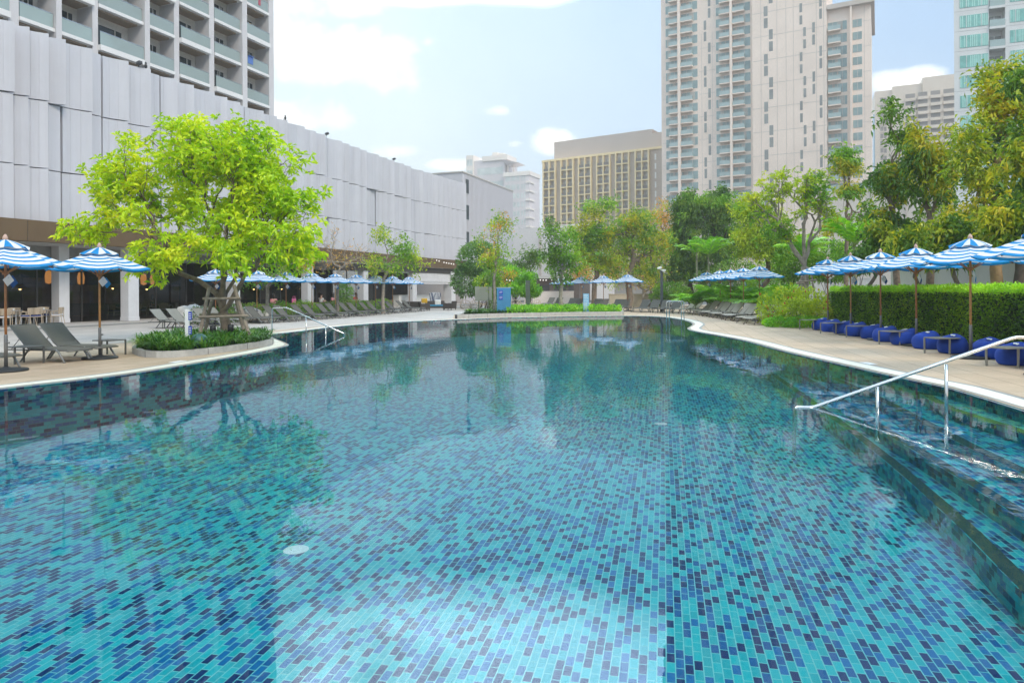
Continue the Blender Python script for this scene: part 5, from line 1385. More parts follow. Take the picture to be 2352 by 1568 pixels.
for p, l in zip(rowF, ('striped parasol behind the purple flowering tree at the far end', 'striped parasol above the pale blue rules board at the far end', 'striped parasol in the middle of the far end row', 'striped parasol rightmost of the far end row, before the thick trunk')): put_parasol(p, l, GP, rg.random() * .8)
rowR = [ptop(1623.9, 622.1), ptop(1653.8, 618.4), ptop(1677.8, 615.8), ptop(1707.3, 612.1), ptop(1744, 607.8)]
for p, l in zip(rowR, ('striped parasol farthest of the five over the right lounger row', 'striped parasol second farthest of the five over the right lounger row', 'striped parasol middle of the five over the right lounger row', 'striped parasol second nearest of the five over the right lounger row', 'striped parasol nearest of the five over the right lounger row, beside the shrubs')): put_parasol(p, l, GP, rg.random() * .8)
rowB = [ptop(1900.8, 590.5), ptop(1953.3, 581.6), ptop(2021.9, 572.7), ptop(2103.5, 562.3), ptop(2228.2, 540)]
rowB.append(rowB[-1] + (rowB[-1] - rowB[-2]) * .95)
for p, l in zip(rowB, ('striped parasol at the far end of the hedge, first over the beanbags', 'striped parasol second from the far end of the hedge', 'striped parasol third from the far end of the hedge', 'striped parasol fourth from the far end of the hedge', 'big striped parasol nearest to the steel handrail, whole pole in view', 'striped parasol cut by the right picture edge, pole out of view')): put_parasol(p, l, GP, rg.random() * .8)

# ------------------------------------------------------------------ sun loungers and side tables
sling = M('sling_grey', (.13, .125, .105), .8, var=.08, scale=30, bump=.1, bscale=300); sling_r = M('sling_taupe', (.44, .39, .32), .8, var=.08, scale=30)
sling_p = M('sling_pale_grey', (.24, .235, .20), .8, var=.08, scale=30)
alu = M('frame_grey_metal', (.15, .15, .14), .45, .3, var=.06); alu_w = M('frame_taupe_metal', (.20, .18, .16), .45, .3, var=.06); alu_l = M('leg_grey_metal', (.24, .25, .25), .45, .3, var=.06)
def lounger(label, pos, rotz, group, sl, fr_, lg):
    r = thing('sun_lounger', label, 'sun lounger', pos, rotz, group)   # head at x=0, foot at x=1.95
    W_ = .33
    prof = [(.10, .90), (.14, .88), (.22, .80), (.40, .60), (.58, .41), (.70, .335)]
    def slab(pts, name):
        b = MB(); n = len(pts)
        top = [(x, y, z + (-.012 if abs(y) < .1 else 0)) for x, z in pts for y in (-W_, 0, W_)]; bot = [(x, y, z - .022) for x, z in pts for y in (-W_, 0, W_)]
        b.add(top, [(3 * i + j, 3 * i + 3 + j, 3 * i + 4 + j, 3 * i + 1 + j) for i in range(n - 1) for j in range(2)])
        b.add(bot, [(3 * i + j, 3 * i + 1 + j, 3 * i + 4 + j, 3 * i + 3 + j) for i in range(n - 1) for j in range(2)])
        for i in range(n - 1):
            for j, f in ((0, 1), (2, 0)):
                q = [top[3 * i + j], bot[3 * i + j], bot[3 * i + 3 + j], top[3 * i + 3 + j]]; b.quad(*(q if f else q[::-1]))
        for i in (0, n - 1): b.quad(top[3 * i], top[3 * i + 2], bot[3 * i + 2], bot[3 * i])
        return b.build(name, sl, r)
    slab(prof, 'backrest'); slab([(.72, .335), (1.2, .335), (1.7, .33), (1.88, .325), (1.95, .30)], 'seat')
    b = MB()
    for s_ in (-1, 1):
        b.tube([(.05, s_ * .35, .30), (.7, s_ * .35, .30), (1.85, s_ * .35, .30), (1.94, s_ * .35, .28)], .018, 6); b.tube([(.105, s_ * .335, .895), (.4, s_ * .335, .595), (.7, s_ * .335, .33)], .014, 6)
    b.tube([(.1, -.335, .895), (.1, .335, .895)], .014, 6); b.tube([(1.94, -.35, .28), (1.94, .35, .28)], .016, 6); b.tube([(.4, -.30, .58), (.12, -.30, .30)], .010, 5); b.tube([(.4, .30, .58), (.12, .30, .30)], .010, 5)
    b.build('frame', fr_, r, smooth=True)
    for s_ in (-1, 1):
        b = MB(); b.tube([(.78, s_ * .352, .31), (.70, s_ * .356, .27), (.48, s_ * .36, 0)], [.026, .026, .022], 6); b.build('leg', lg, r, smooth=True)
        b = MB(); b.tube([(1.58, s_ * .352, .31), (1.66, s_ * .356, .27), (1.86, s_ * .36, 0)], [.026, .026, .022], 6); b.build('leg', lg, r, smooth=True)
    return r
LP = {}
def put_lounger(kind, pos, rotz, label, group='sling sun loungers round the pool'):
    if kind not in LP: LP[kind] = lounger(label, pos, rotz, group, *{'grey': (sling, alu, alu_l), 'pale': (sling_p, alu, alu_l), 'taupe': (sling_r, alu_w, alu_w)}[kind]); return LP[kind]
    return dup(LP[kind], pos, rotz, label, group)
def side_table(label, pos, rotz, group, m, w=.27, l=.34, h=.42):
    r = thing('side_table', label, 'side table', pos, rotz, group)
    b = MB(); n = 5; P_ = []
    for cx_, cy_, a0 in ((l, w, 0), (-l, w, 90), (-l, -w, 180), (l, -w, 270)):
        for k in range(n): a = R(a0 + 90 * k / (n - 1)); P_.append((cx_ + (math.cos(a) - 1 * (1 if cx_ > 0 else -1)) * .07, cy_ + (math.sin(a) - 1 * (1 if cy_ > 0 else -1)) * .07))
    b.prism(P_, h - .022, h); b.build('table_top', m, r)
    for x, y in ((l - .03, w - .04), (-l + .03, w - .04), (0, -w + .02)):
        b = MB(); b.bar((x, y, 0), (x, y, h - .022), .045, .03); b.build('leg', m, r, bevel=.006)
    return r
TP = {}
def put_table(kind, pos, rotz, label, group='small metal side tables beside the loungers'):
    if kind not in TP: TP[kind] = side_table(label, pos, rotz, group, {'grey': alu, 'taupe': alu_w, 'bag': M('table_grey_taupe', (.27, .255, .22), .45, .3, var=.06)}[kind]); return TP[kind]
    return dup(TP[kind], pos, rotz, label, group)
def face(d): return math.atan2(d.y, d.x)
# near left group
dN = Vector((.965, -.26, 0))
put_lounger('grey', Vector((-12.35, 18.15, 0)), face(dN), 'grey sling lounger with its foot end by the second parasol, right of the near pair')
put_lounger('grey', Vector((-12.5, 17.3, 0)), face(dN), 'grey sling lounger left of the near pair by the left picture edge')
put_lounger('grey', Vector((-13.15, 15.75, 0)), face(dN), 'grey sling lounger at the left picture edge, only its foot end in view')
put_table('grey', Vector((-10.95, 18.55, 0)), face(dN), 'grey side table beside the pole of the second parasol')
put_table('grey', Vector((-11.75, 16.45, 0)), face(dN), 'grey side table between the near loungers at the left edge')
# left row
dL = Vector((.97, -.24, 0)); rotL = face(dL)
lineL = [rowL[0] - (rowL[1] - rowL[0]) * 2.2] + rowL + [rowL[-1] + (rowL[-1] - rowL[-2])]
lineL = [p + Vector((.12, .1, 0)) for p in lineL]
headsL = [350, 388, 445, 478, 541, 566, 605.7, 630, 669, 694, 727.4, 748, 778, 797, 824, 841, 868, 883, 909, 923]
wordsL = ['near end', 'near end', 'hidden umbrella', 'big tree trunk', 'right-hand stakes', 'right-hand stakes']
for i, x in enumerate(headsL):
    lab = ('pale grey lounger ' if i < 4 else 'grey sling lounger ') + ORD[i] + ' from the near end of the left row along the restaurant'
    put_lounger('pale' if i < 4 else 'grey', on_line(lineL, x), rotL + rg.uniform(-.04, .04), lab)
for i, x in enumerate((332, 428, 590, 657, 716, 770, 817, 862, 902)):
    put_table('grey', on_line(lineL, x) + dL * 1.15 + Vector((0, .1, 0)), rotL, 'small grey side table ' + ORD[i] + ' from the near end of the left lounger row')
# far end row
lineF = [rowF[0] + (rowF[0] - rowF[1])] + rowF + [Vector((10.7, 50.6, 0)), Vector((12.3, 49.2, 0)), rowR[0]]
dF = Vector((-.5, -.866, 0)); 
headsF = [1266, 1284, 1314, 1331, 1372, 1388, 1420, 1436, 1483, 1506, 1531, 1556]
for i, x in enumerate(headsF):
    q = on_line(lineF, x); d_ = dF if i < 8 else Vector((-.62, -.78, 0))
    put_lounger('grey', q + Vector((.15, .3, 0)) - d_ * .1, face(d_) + rg.uniform(-.03, .03), 'grey sling lounger ' + ORD[i] + ' from the left along the far end row')
for i, x in enumerate((1299, 1351, 1404, 1458, 1518, 1545)): put_table('grey', on_line(lineF, x) + dF * 1.2, face(dF), 'small grey side table ' + ORD[i] + ' from the left among the far end loungers')
# right row
dR = Vector((-.93, -.36, 0)); lineR = [Vector((13.1, 49.8, 0))] + [p + Vector((.25, 0, 0)) for p in rowR] + [rowR[-1] + (rowR[-1] - rowR[-2]) * 1.6]
fr_pos = []
for a, c in zip(lineR[:-1], lineR[1:]): fr_pos += [a + (c - a) * .30, a + (c - a) * .62]
for i, q in enumerate(fr_pos): put_lounger('taupe', q, face(dR) + rg.uniform(-.03, .03), 'taupe sling lounger ' + ORD[i] + ' from the far end of the right row before the palms')
for i, p in enumerate(rowR): put_table('taupe', p + dR * 1.25 + Vector((0, .05, 0)), face(dR), 'small taupe side table ' + ORD[i] + ' from the far end of the right lounger row')

# ------------------------------------------------------------------ beanbags with their tables
bag_m = M('beanbag_blue', (.006, .052, .37), .85, var=.16, scale=3, bump=.35, bscale=9)
def bag(label, pos, rotz, seed, group='blue beanbags in front of the hedge'):
    rng = random.Random(seed); r = thing('beanbag', label, 'beanbag', pos, rotz, group); b = MB(); n, m = 28, 16; V = []
    ph = rng.random() * 9
    for i in range(m + 1):
        t = i / m; th_ = math.pi * t; rad = .365 * math.sin(th_) ** (.55 if t < .5 else .72); z = .19 - .28 * math.cos(th_)
        for k in range(n):
            a = 2 * math.pi * k / n; back = max(0, math.cos(a)) ** 1.5
            w_ = 1 + .05 * noise.noise(Vector((math.cos(a) * 1.5, math.sin(a) * 1.5, t * 3 + ph))) * 2
            x = rad * w_ * math.cos(a) + back * .26 * max(0, t - .35); y = rad * w_ * math.sin(a) * (1 - .25 * back * max(0, t - .4))
            zz = z + back * max(0, t - .45) * .30 * math.sin(math.pi * min(1, t * 1.0)) - .06 * max(0, t - .8) * 5 * (1 - back) + .022 * noise.noise(Vector((x * 6, y * 6, ph)))
            V.append((x, y, max(.004, zz)))
    b.add(V, [(i * n + k, i * n + (k + 1) % n, (i + 1) * n + (k + 1) % n, (i + 1) * n + k) for i in range(m) for k in range(n)])
    o = b.build('bag', bag_m, r, smooth=True); s_ = o.modifiers.new('sub', 'SUBSURF'); s_.levels = s_.render_levels = 1
    top = max(V, key=lambda p: p[2] - 0.2 * abs(p[0] - .05) - .2 * abs(p[1]))
    b = MB()
    for q, (w_, l_) in enumerate(((.05, .018), (.035, .05), (.018, .03))): b.obox((-.02 + q * .06, -.04 + q * .035, .455 + .006 * q), (w_, .01, .006), (-.01, l_, 0), (0, 0, .004))
    b.build('emblem', white_paint, r)
    b = MB(); b.tube([(.40, -.10, .32), (.45, 0, .37), (.40, .10, .32)], .014, 5); b.build('carry_loop', bag_m, r); return r
bagrow = [(1879.4, 758.3), (1901.6, 764.2), (1929, 767), (1956.5, 774.6), (1993.7, 779), (2023.4, 786.5), (2065, 793.9), (2118.3, 802.8), (2176.2, 811.7), (2259.4, 829.5), (2318.7, 841.4)]
bl_ = [at(x, y, 0) for x, y in bagrow]
cb = np.polyfit([p.y for p in bl_], [p.x for p in bl_], 1)
cyb = np.polyfit(range(11), [p.y for p in bl_], 2)
bp0 = None
for i in range(12):
    Yb = float(np.polyval(cyb, i)) + .35 if i < 11 else float(np.polyval(cyb, 10)) - .6
    Xb = float(np.polyval(cb, Yb)) + .35 if i == 11 else ray(bagrow[i][0], CY)[0] * Yb + .12
    lab = 'royal blue beanbag ' + ORD[i] + ' from the far end of the row along the hedge'
    a = rg.uniform(-.1, .9)
    if bp0 is None or i == 1 or i == 2:
        o = bag(lab, Vector((Xb, Yb, 0)), a, 40 + i); bp0 = bp0 or []; bp0.append(o)
    else: dup(bp0[i % 3], Vector((Xb, Yb, 0)), a, lab)
for i, (xa, xb, yb) in enumerate(((1852, 1884, 761), (1901, 1937, 770.5), (1961, 2003, 780), (2038, 2088, 796), (2145.5, 2206, 817), (2309, 2352, 847))):
    p = at((xa + xb) / 2 - 6, yb - 3, 0); put_table('bag', p + Vector((.05, .18, 0)), R(8), 'round cornered grey table ' + ORD[i] + ' from the far end of the beanbag row', 'grey tables among the beanbags')

# ------------------------------------------------------------------ handrails
chrome = M('stainless_steel', (.70, .70, .68), .16, 1.0, var=.04, scale=20)
YH = 9.9
def hx(x, y, Y): return atY(x, y, Y)
hr = thing('pool_handrail', 'large stainless steel handrail running down into the pool on the right', 'handrail', tuple(Vector((7.3, YH, 0))))
def rail_parts(th, pts, posts, r, rp, foot=True):
    b = MB(); b.tube(pts, r, 12); b.build('rail', chrome, th, world=True, smooth=True)
    for x, y, z0, z1, sz in posts:
        b = MB(); b.tube([(x, y, z0), (x, y, z1)], rp, 10)
        if foot: b.lathe([(rp * 1.9, 0), (rp * 1.9, .012), (rp, .014)], 12, (x, y, z0))
        b.build('post', chrome, th, world=True, smooth=True)
P_ = [hx(2600, 776, YH - .2), hx(2400, 775.5, YH), hx(2334, 774.6, YH), hx(2320, 778, YH), hx(1872, 934, YH), hx(1862, 935.5, YH), hx(1832, 935.5, YH), hx(1825, 939, YH), hx(1823, 960, YH)]
P_[-1].z = -.72
P_[-2].z = min(P_[-2].z, P_[-3].z - .02)
r2173, r2015 = hx(2173, 836, YH), hx(2015, 887, YH)
rail_parts(hr, [tuple(p) for p in P_], [(r2173.x, r2173.y, -.34, r2173.z, 0), (r2015.x, r2015.y, -.52, r2015.z, 0), (P_[0].x + .02, P_[0].y, 0, P_[0].z, 0)], .026, .024)
b = MB()
YL = 26.6
hl_ = thing('pool_handrail', 'steel handrail leading into the left bay of the pool behind the big tree', 'handrail', tuple(hx(624, 761, YL)))
Q = [hx(624.3, 761, YL), hx(624.3, 712, YL), hx(627, 707.6, YL), hx(655, 706.4, YL), hx(661, 708, YL), hx(789, 765.5, YL), hx(791, 767, YL), hx(788, 768.5, YL + .05)]
Q[0].z = 0
rail_parts(hl_, [tuple(p) for p in Q], [(Q[0].x, Q[0].y, 0, .1, 0), (hx(703, 729.5, YL).x, YL, -.5, hx(703, 728, YL).z, 0), (hx(748, 749, YL).x, YL, -.7, hx(748, 748, YL).z, 0)], .024, .021)
YD = 36.6
ld = thing('pool_ladder_rail', 'pair of arched steel grab rails over the curved far right pool edge', 'handrail', tuple(hx(1550, 731, YD)))
for k, (xa, xb, dY) in enumerate(((1530.6, 1565, 0), (1537, 1571, .15))):
    a, c = hx(xa, 692, YD + dY), hx(xb, 692, YD + dY); z = a.z
    b = MB(); b.tube([(a.x, a.y, -.6 if k == 0 else -.6), (a.x, a.y, z - .10), (a.x + .03, a.y, z - .03), (a.x + .10, a.y, z), (c.x - .10, c.y, z), (c.x - .03, c.y, z - .03), (c.x, c.y, z - .10), (c.x, c.y, 0)], .022, 10)
    b.build('grab_rail', chrome, ld, world=True, smooth=True)

# ------------------------------------------------------------------ signs and posts
blue_board = M('signboard_blue', (.055, .24, .44), .55, var=.06, scale=2); royal = M('label_royal_blue', (.02, .06, .42), .5, var=.05)
pale_board = M('rules_board_blue', (.20, .45, .66), .5, var=.04)
def upright(label, x0, x1, yt, Y, thick, m, name='signboard', cat='signboard', z0=0.0, bevel=.015):
    a, c = atY(x0, yt, Y), atY(x1, yt, Y); th = thing(name, label, cat, ((a.x + c.x) / 2, Y, z0))
    b = MB(); b.box(-(c.x - a.x) / 2, -thick / 2, 0, (c.x - a.x) / 2, thick / 2, a.z - z0); b.build('board', m, th, bevel=bevel); return th, (c.x - a.x), a.z - z0
sg, w_, h_ = upright('tall plain blue signboard with two small royal blue labels near the far pool edge', 1141, 1173, 661, 44.6, .22, blue_board, z0=.14)
b = MB(); b.box(-w_ / 2 - .04, -.115, h_, w_ / 2 + .16, .115, h_ + .03); b.build('cap', M('cap_pale', (.55, .6, .62), .5), sg)
for k in range(2):
    b = MB(); z = h_ - .30 - k * .34; b.box(-w_ / 2 + .14, -.13, z - .13, -w_ / 2 + .40, -.111, z + .13); o = b.build('label_plate', royal, sg)
    b = MB()
    for q in range(3): b.box(-w_ / 2 + .165, -.134, z + .05 - q * .05, -w_ / 2 + (.37 if q != 2 else .31), -.1305, z + .065 - q * .05)
    b.build('lettering', white_paint, o)
# rules board with rows of fine white writing
rb, w_, h_ = upright('pale blue pool rules board with rows of white text, rounded top corner', 1339.5, 1352.8, 674.4, 45.2, .06, pale_board, z0=.14, bevel=.02)
def text(body, size, loc, m, parent, name='lettering', align='CENTER', rot=(90, 0, 0), extrude=.002, wid=None):
    c = bpy.data.curves.new(name, 'FONT'); c.body = body; c.size = size; c.align_x = align; c.align_y = 'CENTER'; c.extrude = extrude
    o = bpy.data.objects.new(name, c); COL.objects.link(o); o.parent = parent; o.location = loc; o.rotation_euler = tuple(R(a) for a in rot); c.materials.append(m); return o
b = MB(); rg2 = random.Random(8)
z = h_ - .10; row = 0
while z > .25:
    if row in (0, 1, 2) or rg2.random() > .1:
        L_ = w_ * (.62 if row < 3 else rg2.uniform(.55, .82)); x = -w_ * .42
        while x < -w_ * .42 + L_:
            k = rg2.uniform(.015, .045); b.box(x, -.0345, z, min(x + k, w_ * .44), -.0305, z + (.028 if row < 3 else .016)); x += k + .010
    z -= .052 if row < 3 else .036; row += 1
b.build('lettering', white_paint, rb)
# grey slab pillar, frosted screens on posts, camera pole
upright('tall flat grey green stone pillar at the back of the far bed', 1207, 1217.4, 644, 50.5, .35, M('pillar_grey_green', (.20, .21, .17), .7, var=.12, scale=5), 'stone_pillar', 'pillar', z0=.0)
frost = glassmat('frosted_pane', (.62, .66, .60), 1.5, .72, .08, body=(.36, .38, .31))
scr = thing('glass_screen', 'frosted glass screen on three slim posts in the far bed', 'screen', tuple(atY(1108, 700, 45.3).to_2d().to_3d()))
for xa, xb, ya, yb, dY in ((1091, 1102, 658, 691, -.1), (1102, 1121, 658.5, 690.5, 0), (1121, 1130, 659, 690, .12)):
    a, c = atY(xa, ya, 45.3 + dY), atY(xb, yb, 45.3 + dY); b = MB(); b.box(a.x, a.y - .012, c.z, c.x, a.y + .012, a.z); b.build('pane', frost, scr, world=True)
for x, yt in ((1099, 657), (1121.5, 657.5)):
    a = atY(x, yt, 45.38); b = MB(); b.bar((a.x, a.y, .12), (a.x, a.y, a.z), .06, .06); b.build('post', M('post_green_grey', (.13, .15, .10), .5, var=.1), scr, world=True)
cp = atY(1520, 700, 51); cz = atY(1520, 620, 51).z
ct = thing('camera_pole', 'dark grey pole carrying two white security cameras among the far loungers', 'camera pole', (cp.x, cp.y, 0))
b = MB(); b.lathe([(.12, 0), (.11, .05), (.10, cz - .02)], 14); b.build('pole', M('pole_dark', (.05, .055, .06), .5, var=.1), ct, smooth=True)
for dx_, dz_, a in ((-.17, .15, .5), (.14, -.02, -.4)):
    b = MB(); d = Vector((-math.cos(a) * .18, -.12, -.05 if dx_ < 0 else 0)); c = Vector((dx_, -.08, cz + dz_)); b.bar(c - d * .9, c + d, .14, .13); b.bar(c, Vector((0, 0, cz - .05)), .04, .04)
    if dx_ > 0: b.lathe([(.0, -.16), (.09, -.12), (.11, -.04), (.09, 0)], 12, tuple(c))
    b.build('security_camera', white_paint, ct, bevel=.02)
# white depth post with blue labels in the tree bed
dp = atY(430, 710, 19.1); th = thing('depth_post', 'slim white post with two blue label plates in the strappy bed', 'post', (dp.x, dp.y, .13))
b = MB(); b.box(-.055, -.04, 0, .055, .04, dp.z - .13); b.build('post', white_paint, th, bevel=.008)
for z in (dp.z - .30, dp.z - .70):
    b = MB(); b.box(.05, -.046, z - .13, .14, -.02, z + .10); o = b.build('label_plate', royal, th)
    b = MB()
    for q in range(3): b.box(.065, -.049, z - .09 + q * .06, .125, -.0465, z - .07 + q * .06)
    b.build('lettering', white_paint, o)
g_ = atY(457, 752, 18.9); b = MB(); b.lathe([(.0, .0), (.17, .03), (.235, .16), (.22, .30), (.12, .40), (.0, .42)], 20); o = b.build('garden_speaker', M('speaker_green', (.035, .11, .10), .5, var=.1), loc=(g_.x, g_.y, .13), smooth=True)
tag(o, 'dark green rounded garden speaker half hidden in the strappy leaves', 'speaker')
black_m = M('spotlight_black', (.02, .02, .022), .4, var=.1)
for (x, y, lab) in ((489, 757, 'black spotlight on a spike left of the big tree trunk'), (530, 754, 'black spotlight on a spike right of the big tree trunk')):
    a = atY(x, y, 21.0); th = thing('garden_spotlight', lab, 'spotlight', (a.x, a.y, .13), group='spotlights under the big tree')
    b = MB(); b.lathe([(.07, -.11), (.09, -.09), (.09, .11), (.07, .13)], 14, (0, 0, a.z - .13)); b.build('lamp_head', black_m, th, smooth=True); b = MB(); b.tube([(0, 0, 0), (0, 0, a.z - .22)], .015, 6); b.build('spike', black_m, th)
# pale boulders behind the loungers
rock_m = M('boulder_white', (.62, .59, .54), .85, var=.18, scale=3, bump=.6, bscale=8)
def rock(label, c, r, seed):
    b = MB(); n, m = 20, 12; V = []
    for i in range(m + 1):
        for k in range(n):
            t = math.pi * i / m; a = 2 * math.pi * k / n; d = Vector((math.sin(t) * math.cos(a), math.sin(t) * math.sin(a), math.cos(t)))
            q = 1 + .35 * noise.noise(d * 1.6 + Vector((seed, 0, 0))) + .15 * noise.noise(d * 4 + Vector((seed, 3, 0))); V.append((d.x * r[0] * q, d.y * r[1] * q, d.z * r[2] * q + r[2] * .8))
    b.add(V, [(i * n + k, (i + 1) * n + k, (i + 1) * n + (k + 1) % n, i * n + (k + 1) % n) for i in range(m) for k in range(n)])
    tag(b.build('boulder', rock_m, loc=c, smooth=True), label, 'boulder', 'pale boulders along the border')
p = on_line(lineL, 475); rock('big white boulder behind the loungers left of the big tree trunk', p + Vector((-1.6, 1.6, 0)), (.9, .7, .55), 3)
p = on_line(lineL, 588); rock('pale boulder behind the loungers right of the big tree', p + Vector((-.9, 1.4, 0)), (.75, .6, .45), 9)
p = on_line(lineL, 640); rock('smaller pale boulder beside the first umbrella pole of the left row', p + Vector((-1.0, 1.0, 0)), (.5, .4, .32), 14)

# ------------------------------------------------------------------ restaurant terrace: dining sets, lamps, guests
rattan = M('rattan_tan', (.46, .37, .27), .7, var=.15, scale=25); cush_blue = M('cushion_navy', (.02, .045, .22), .85, var=.1); cush_pale = M('cushion_pale', (.55, .56, .60), .85, var=.05)
def dining_chair(label, pos, rotz, group, cush):
    r = thing('dining_chair', label, 'chair', pos, rotz, group)          # faces +x
    b = MB(); b.obox((0, 0, .43), (.24, 0, 0), (0, .25, 0), (0, 0, .018)); b.build('seat', rattan, r, bevel=.01)
    b = MB(); b.obox((.01, 0, .47), (.22, 0, 0), (0, .23, 0), (0, 0, .028)); b.build('cushion', cush, r, bevel=.015)
    b = MB(); n = 8; V = []
    for i in range(n + 1):
        a = R(-62 + 124 * i / n)
        for z, k in ((.52, .24), (.68, .27), (.84, .30)): V.append((-k * math.cos(a) * .98 + .02, k * math.sin(a) * 1.0, z + .02 * math.cos(a)))
    b.add(V, [(3 * i + j, 3 * i + j + 1, 3 * i + 4 + j, 3 * i + 3 + j) for i in range(n) for j in range(2)])
    o = b.build('backrest', rattan, r); s_ = o.modifiers.new('thick', 'SOLIDIFY'); s_.thickness = .025
    for y in (-1, 1):
        b = MB(); b.tube([(-.14, y * .25, .70), (.08, y * .28, .66), (.22, y * .27, .64)], .018, 6); b.build('armrest', rattan, r)
        b = MB(); b.tube([(.22, y * .27, .64), (.20, y * .25, .42), (.25, y * .26, 0)], .017, 6); b.build('leg', rattan, r)
        b = MB(); b.tube([(-.24, y * .20, .82), (-.20, y * .22, .42), (-.27, y * .24, 0)], .017, 6); b.build('leg', rattan, r)
    return r
ch0 = []
def put_chair(pos, rotz, label, k=0):
    if len(ch0) < 2: ch0.append(dining_chair(label, pos, rotz, 'tan rattan dining chairs', (cush_blue, cush_pale)[len(ch0)])); return
    dup(ch0[k], pos, rotz, label, 'tan rattan dining chairs')
def dining_table(label, pos, rotz=0.0):
    r = thing('dining_table', label, 'table', pos, rotz, 'restaurant dining tables')
    b = MB(); b.box(-.40, -.40, .72, .40, .40, .75); b.build('table_top', M('table_top_grey', (.30, .29, .28), .4, var=.1), r, bevel=.006)
    for x, y in ((-.36, -.36), (-.36, .36), (.36, -.36), (.36, .36)): b = MB(); b.bar((x, y, 0), (x, y, .72), .05, .05); b.build('leg', metal, r)
    b = MB(); b.lathe([(.03, .751), (.04, .80), (.042, .84)], 10, (.1, .12, 0)); o = b.build('cup', white_paint, loc=Vector(pos)); tag(o, 'white cup on the ' + label, 'cup', 'cups on the dining tables'); return r
tz = .125
k_ = 0
inner_line = [off(p, -1.0) for p in plan]; room_line = [off(p, -4.0) for p in plan]
for i, (x, ln, lab) in enumerate(((22, inner_line, 'dining table at the left edge behind the first parasol'), (92, inner_line, 'dining table behind the near loungers'), (378, room_line, 'dining table behind the glass by the seated guest'), (440, room_line, 'dining table behind the glass nearest the lime tree'), (770, inner_line, 'dining table behind the bare brown tree'), (815, inner_line, 'dining table behind the middle left parasols'))):
    c = on_line(ln, x); c = Vector((c.x, c.y, tz)); dining_table(lab, c, .35)
    for q, (a, rr_) in enumerate(((.4, .72), (2.0, .70), (3.6, .74), (5.1, .72))):
        if i in (2, 4) and q == 0: continue
        p = c + Vector((math.cos(a) * rr_, math.sin(a) * rr_, 0)); put_chair(p, a + math.pi + rg.uniform(-.25, .25), 'tan chair, ' + ('far right', 'far left', 'near left', 'near right')[q] + ' of the ' + lab.replace('dining table ', 'table '), (i + q) % 2)
for x, lab in ((262, 'tan rattan chair alone behind the glass by the second white column'), (322, 'tan rattan chair alone just right of the white column')):
    c = on_line(room_line, x); put_chair(Vector((c.x, c.y, tz)), 1.2, lab)
glow = emat('bulb_warm', (1.0, .62, .22), 9.0); glow2 = emat('wall_lamp_amber', (1.0, .45, .12), .55)
shade_m = M('lamp_shade_rattan', (.30, .20, .10), .7, var=.2)
for i, (x, y) in enumerate(((46, 664), (259, 662), (337, 664), (583, 664), (647, 663.4), (687, 663.2))):
    c = on_line([off(p, -3.6) for p in plan], x); z = atY(x, y, c.y).z
    r = thing('pendant_lamp', 'lit rattan pendant lamp ' + ORD[i] + ' from the left inside the restaurant', 'pendant lamp', (c.x, c.y, z), group='pendant lamps in the restaurant')
    b = MB(); b.lathe([(.05, .26), (.20, .20), (.34, .06), (.36, .0)], 18); b.build('lamp_shade', shade_m, r); b = MB(); b.lathe([(.0, -.06), (.07, 0), (.05, .08), (.0, .1)], 10); b.build('bulb', glow, r); b = MB(); b.tube([(0, 0, .26), (0, 0, 3.85 - z)], .01, 5); b.build('cord', black_m, r)
for i, (x, y) in enumerate(((112, 638), (186, 641), (330, 643), (352, 643))):
    c = on_line([off(p, -6.4) for p in plan], x); z = atY(x, y, c.y).z
    b = MB(); b.lathe([(.02, -.35), (.17, -.28), (.20, .1), (.14, .38), (.02, .42)], 14); tag(b.build('wall_lamp', glow2, loc=(c.x, c.y, z), smooth=True), 'amber glowing wall lamp ' + ORD[i] + ' from the left deep inside the restaurant', 'wall lamp', 'amber wall lamps in the restaurant')
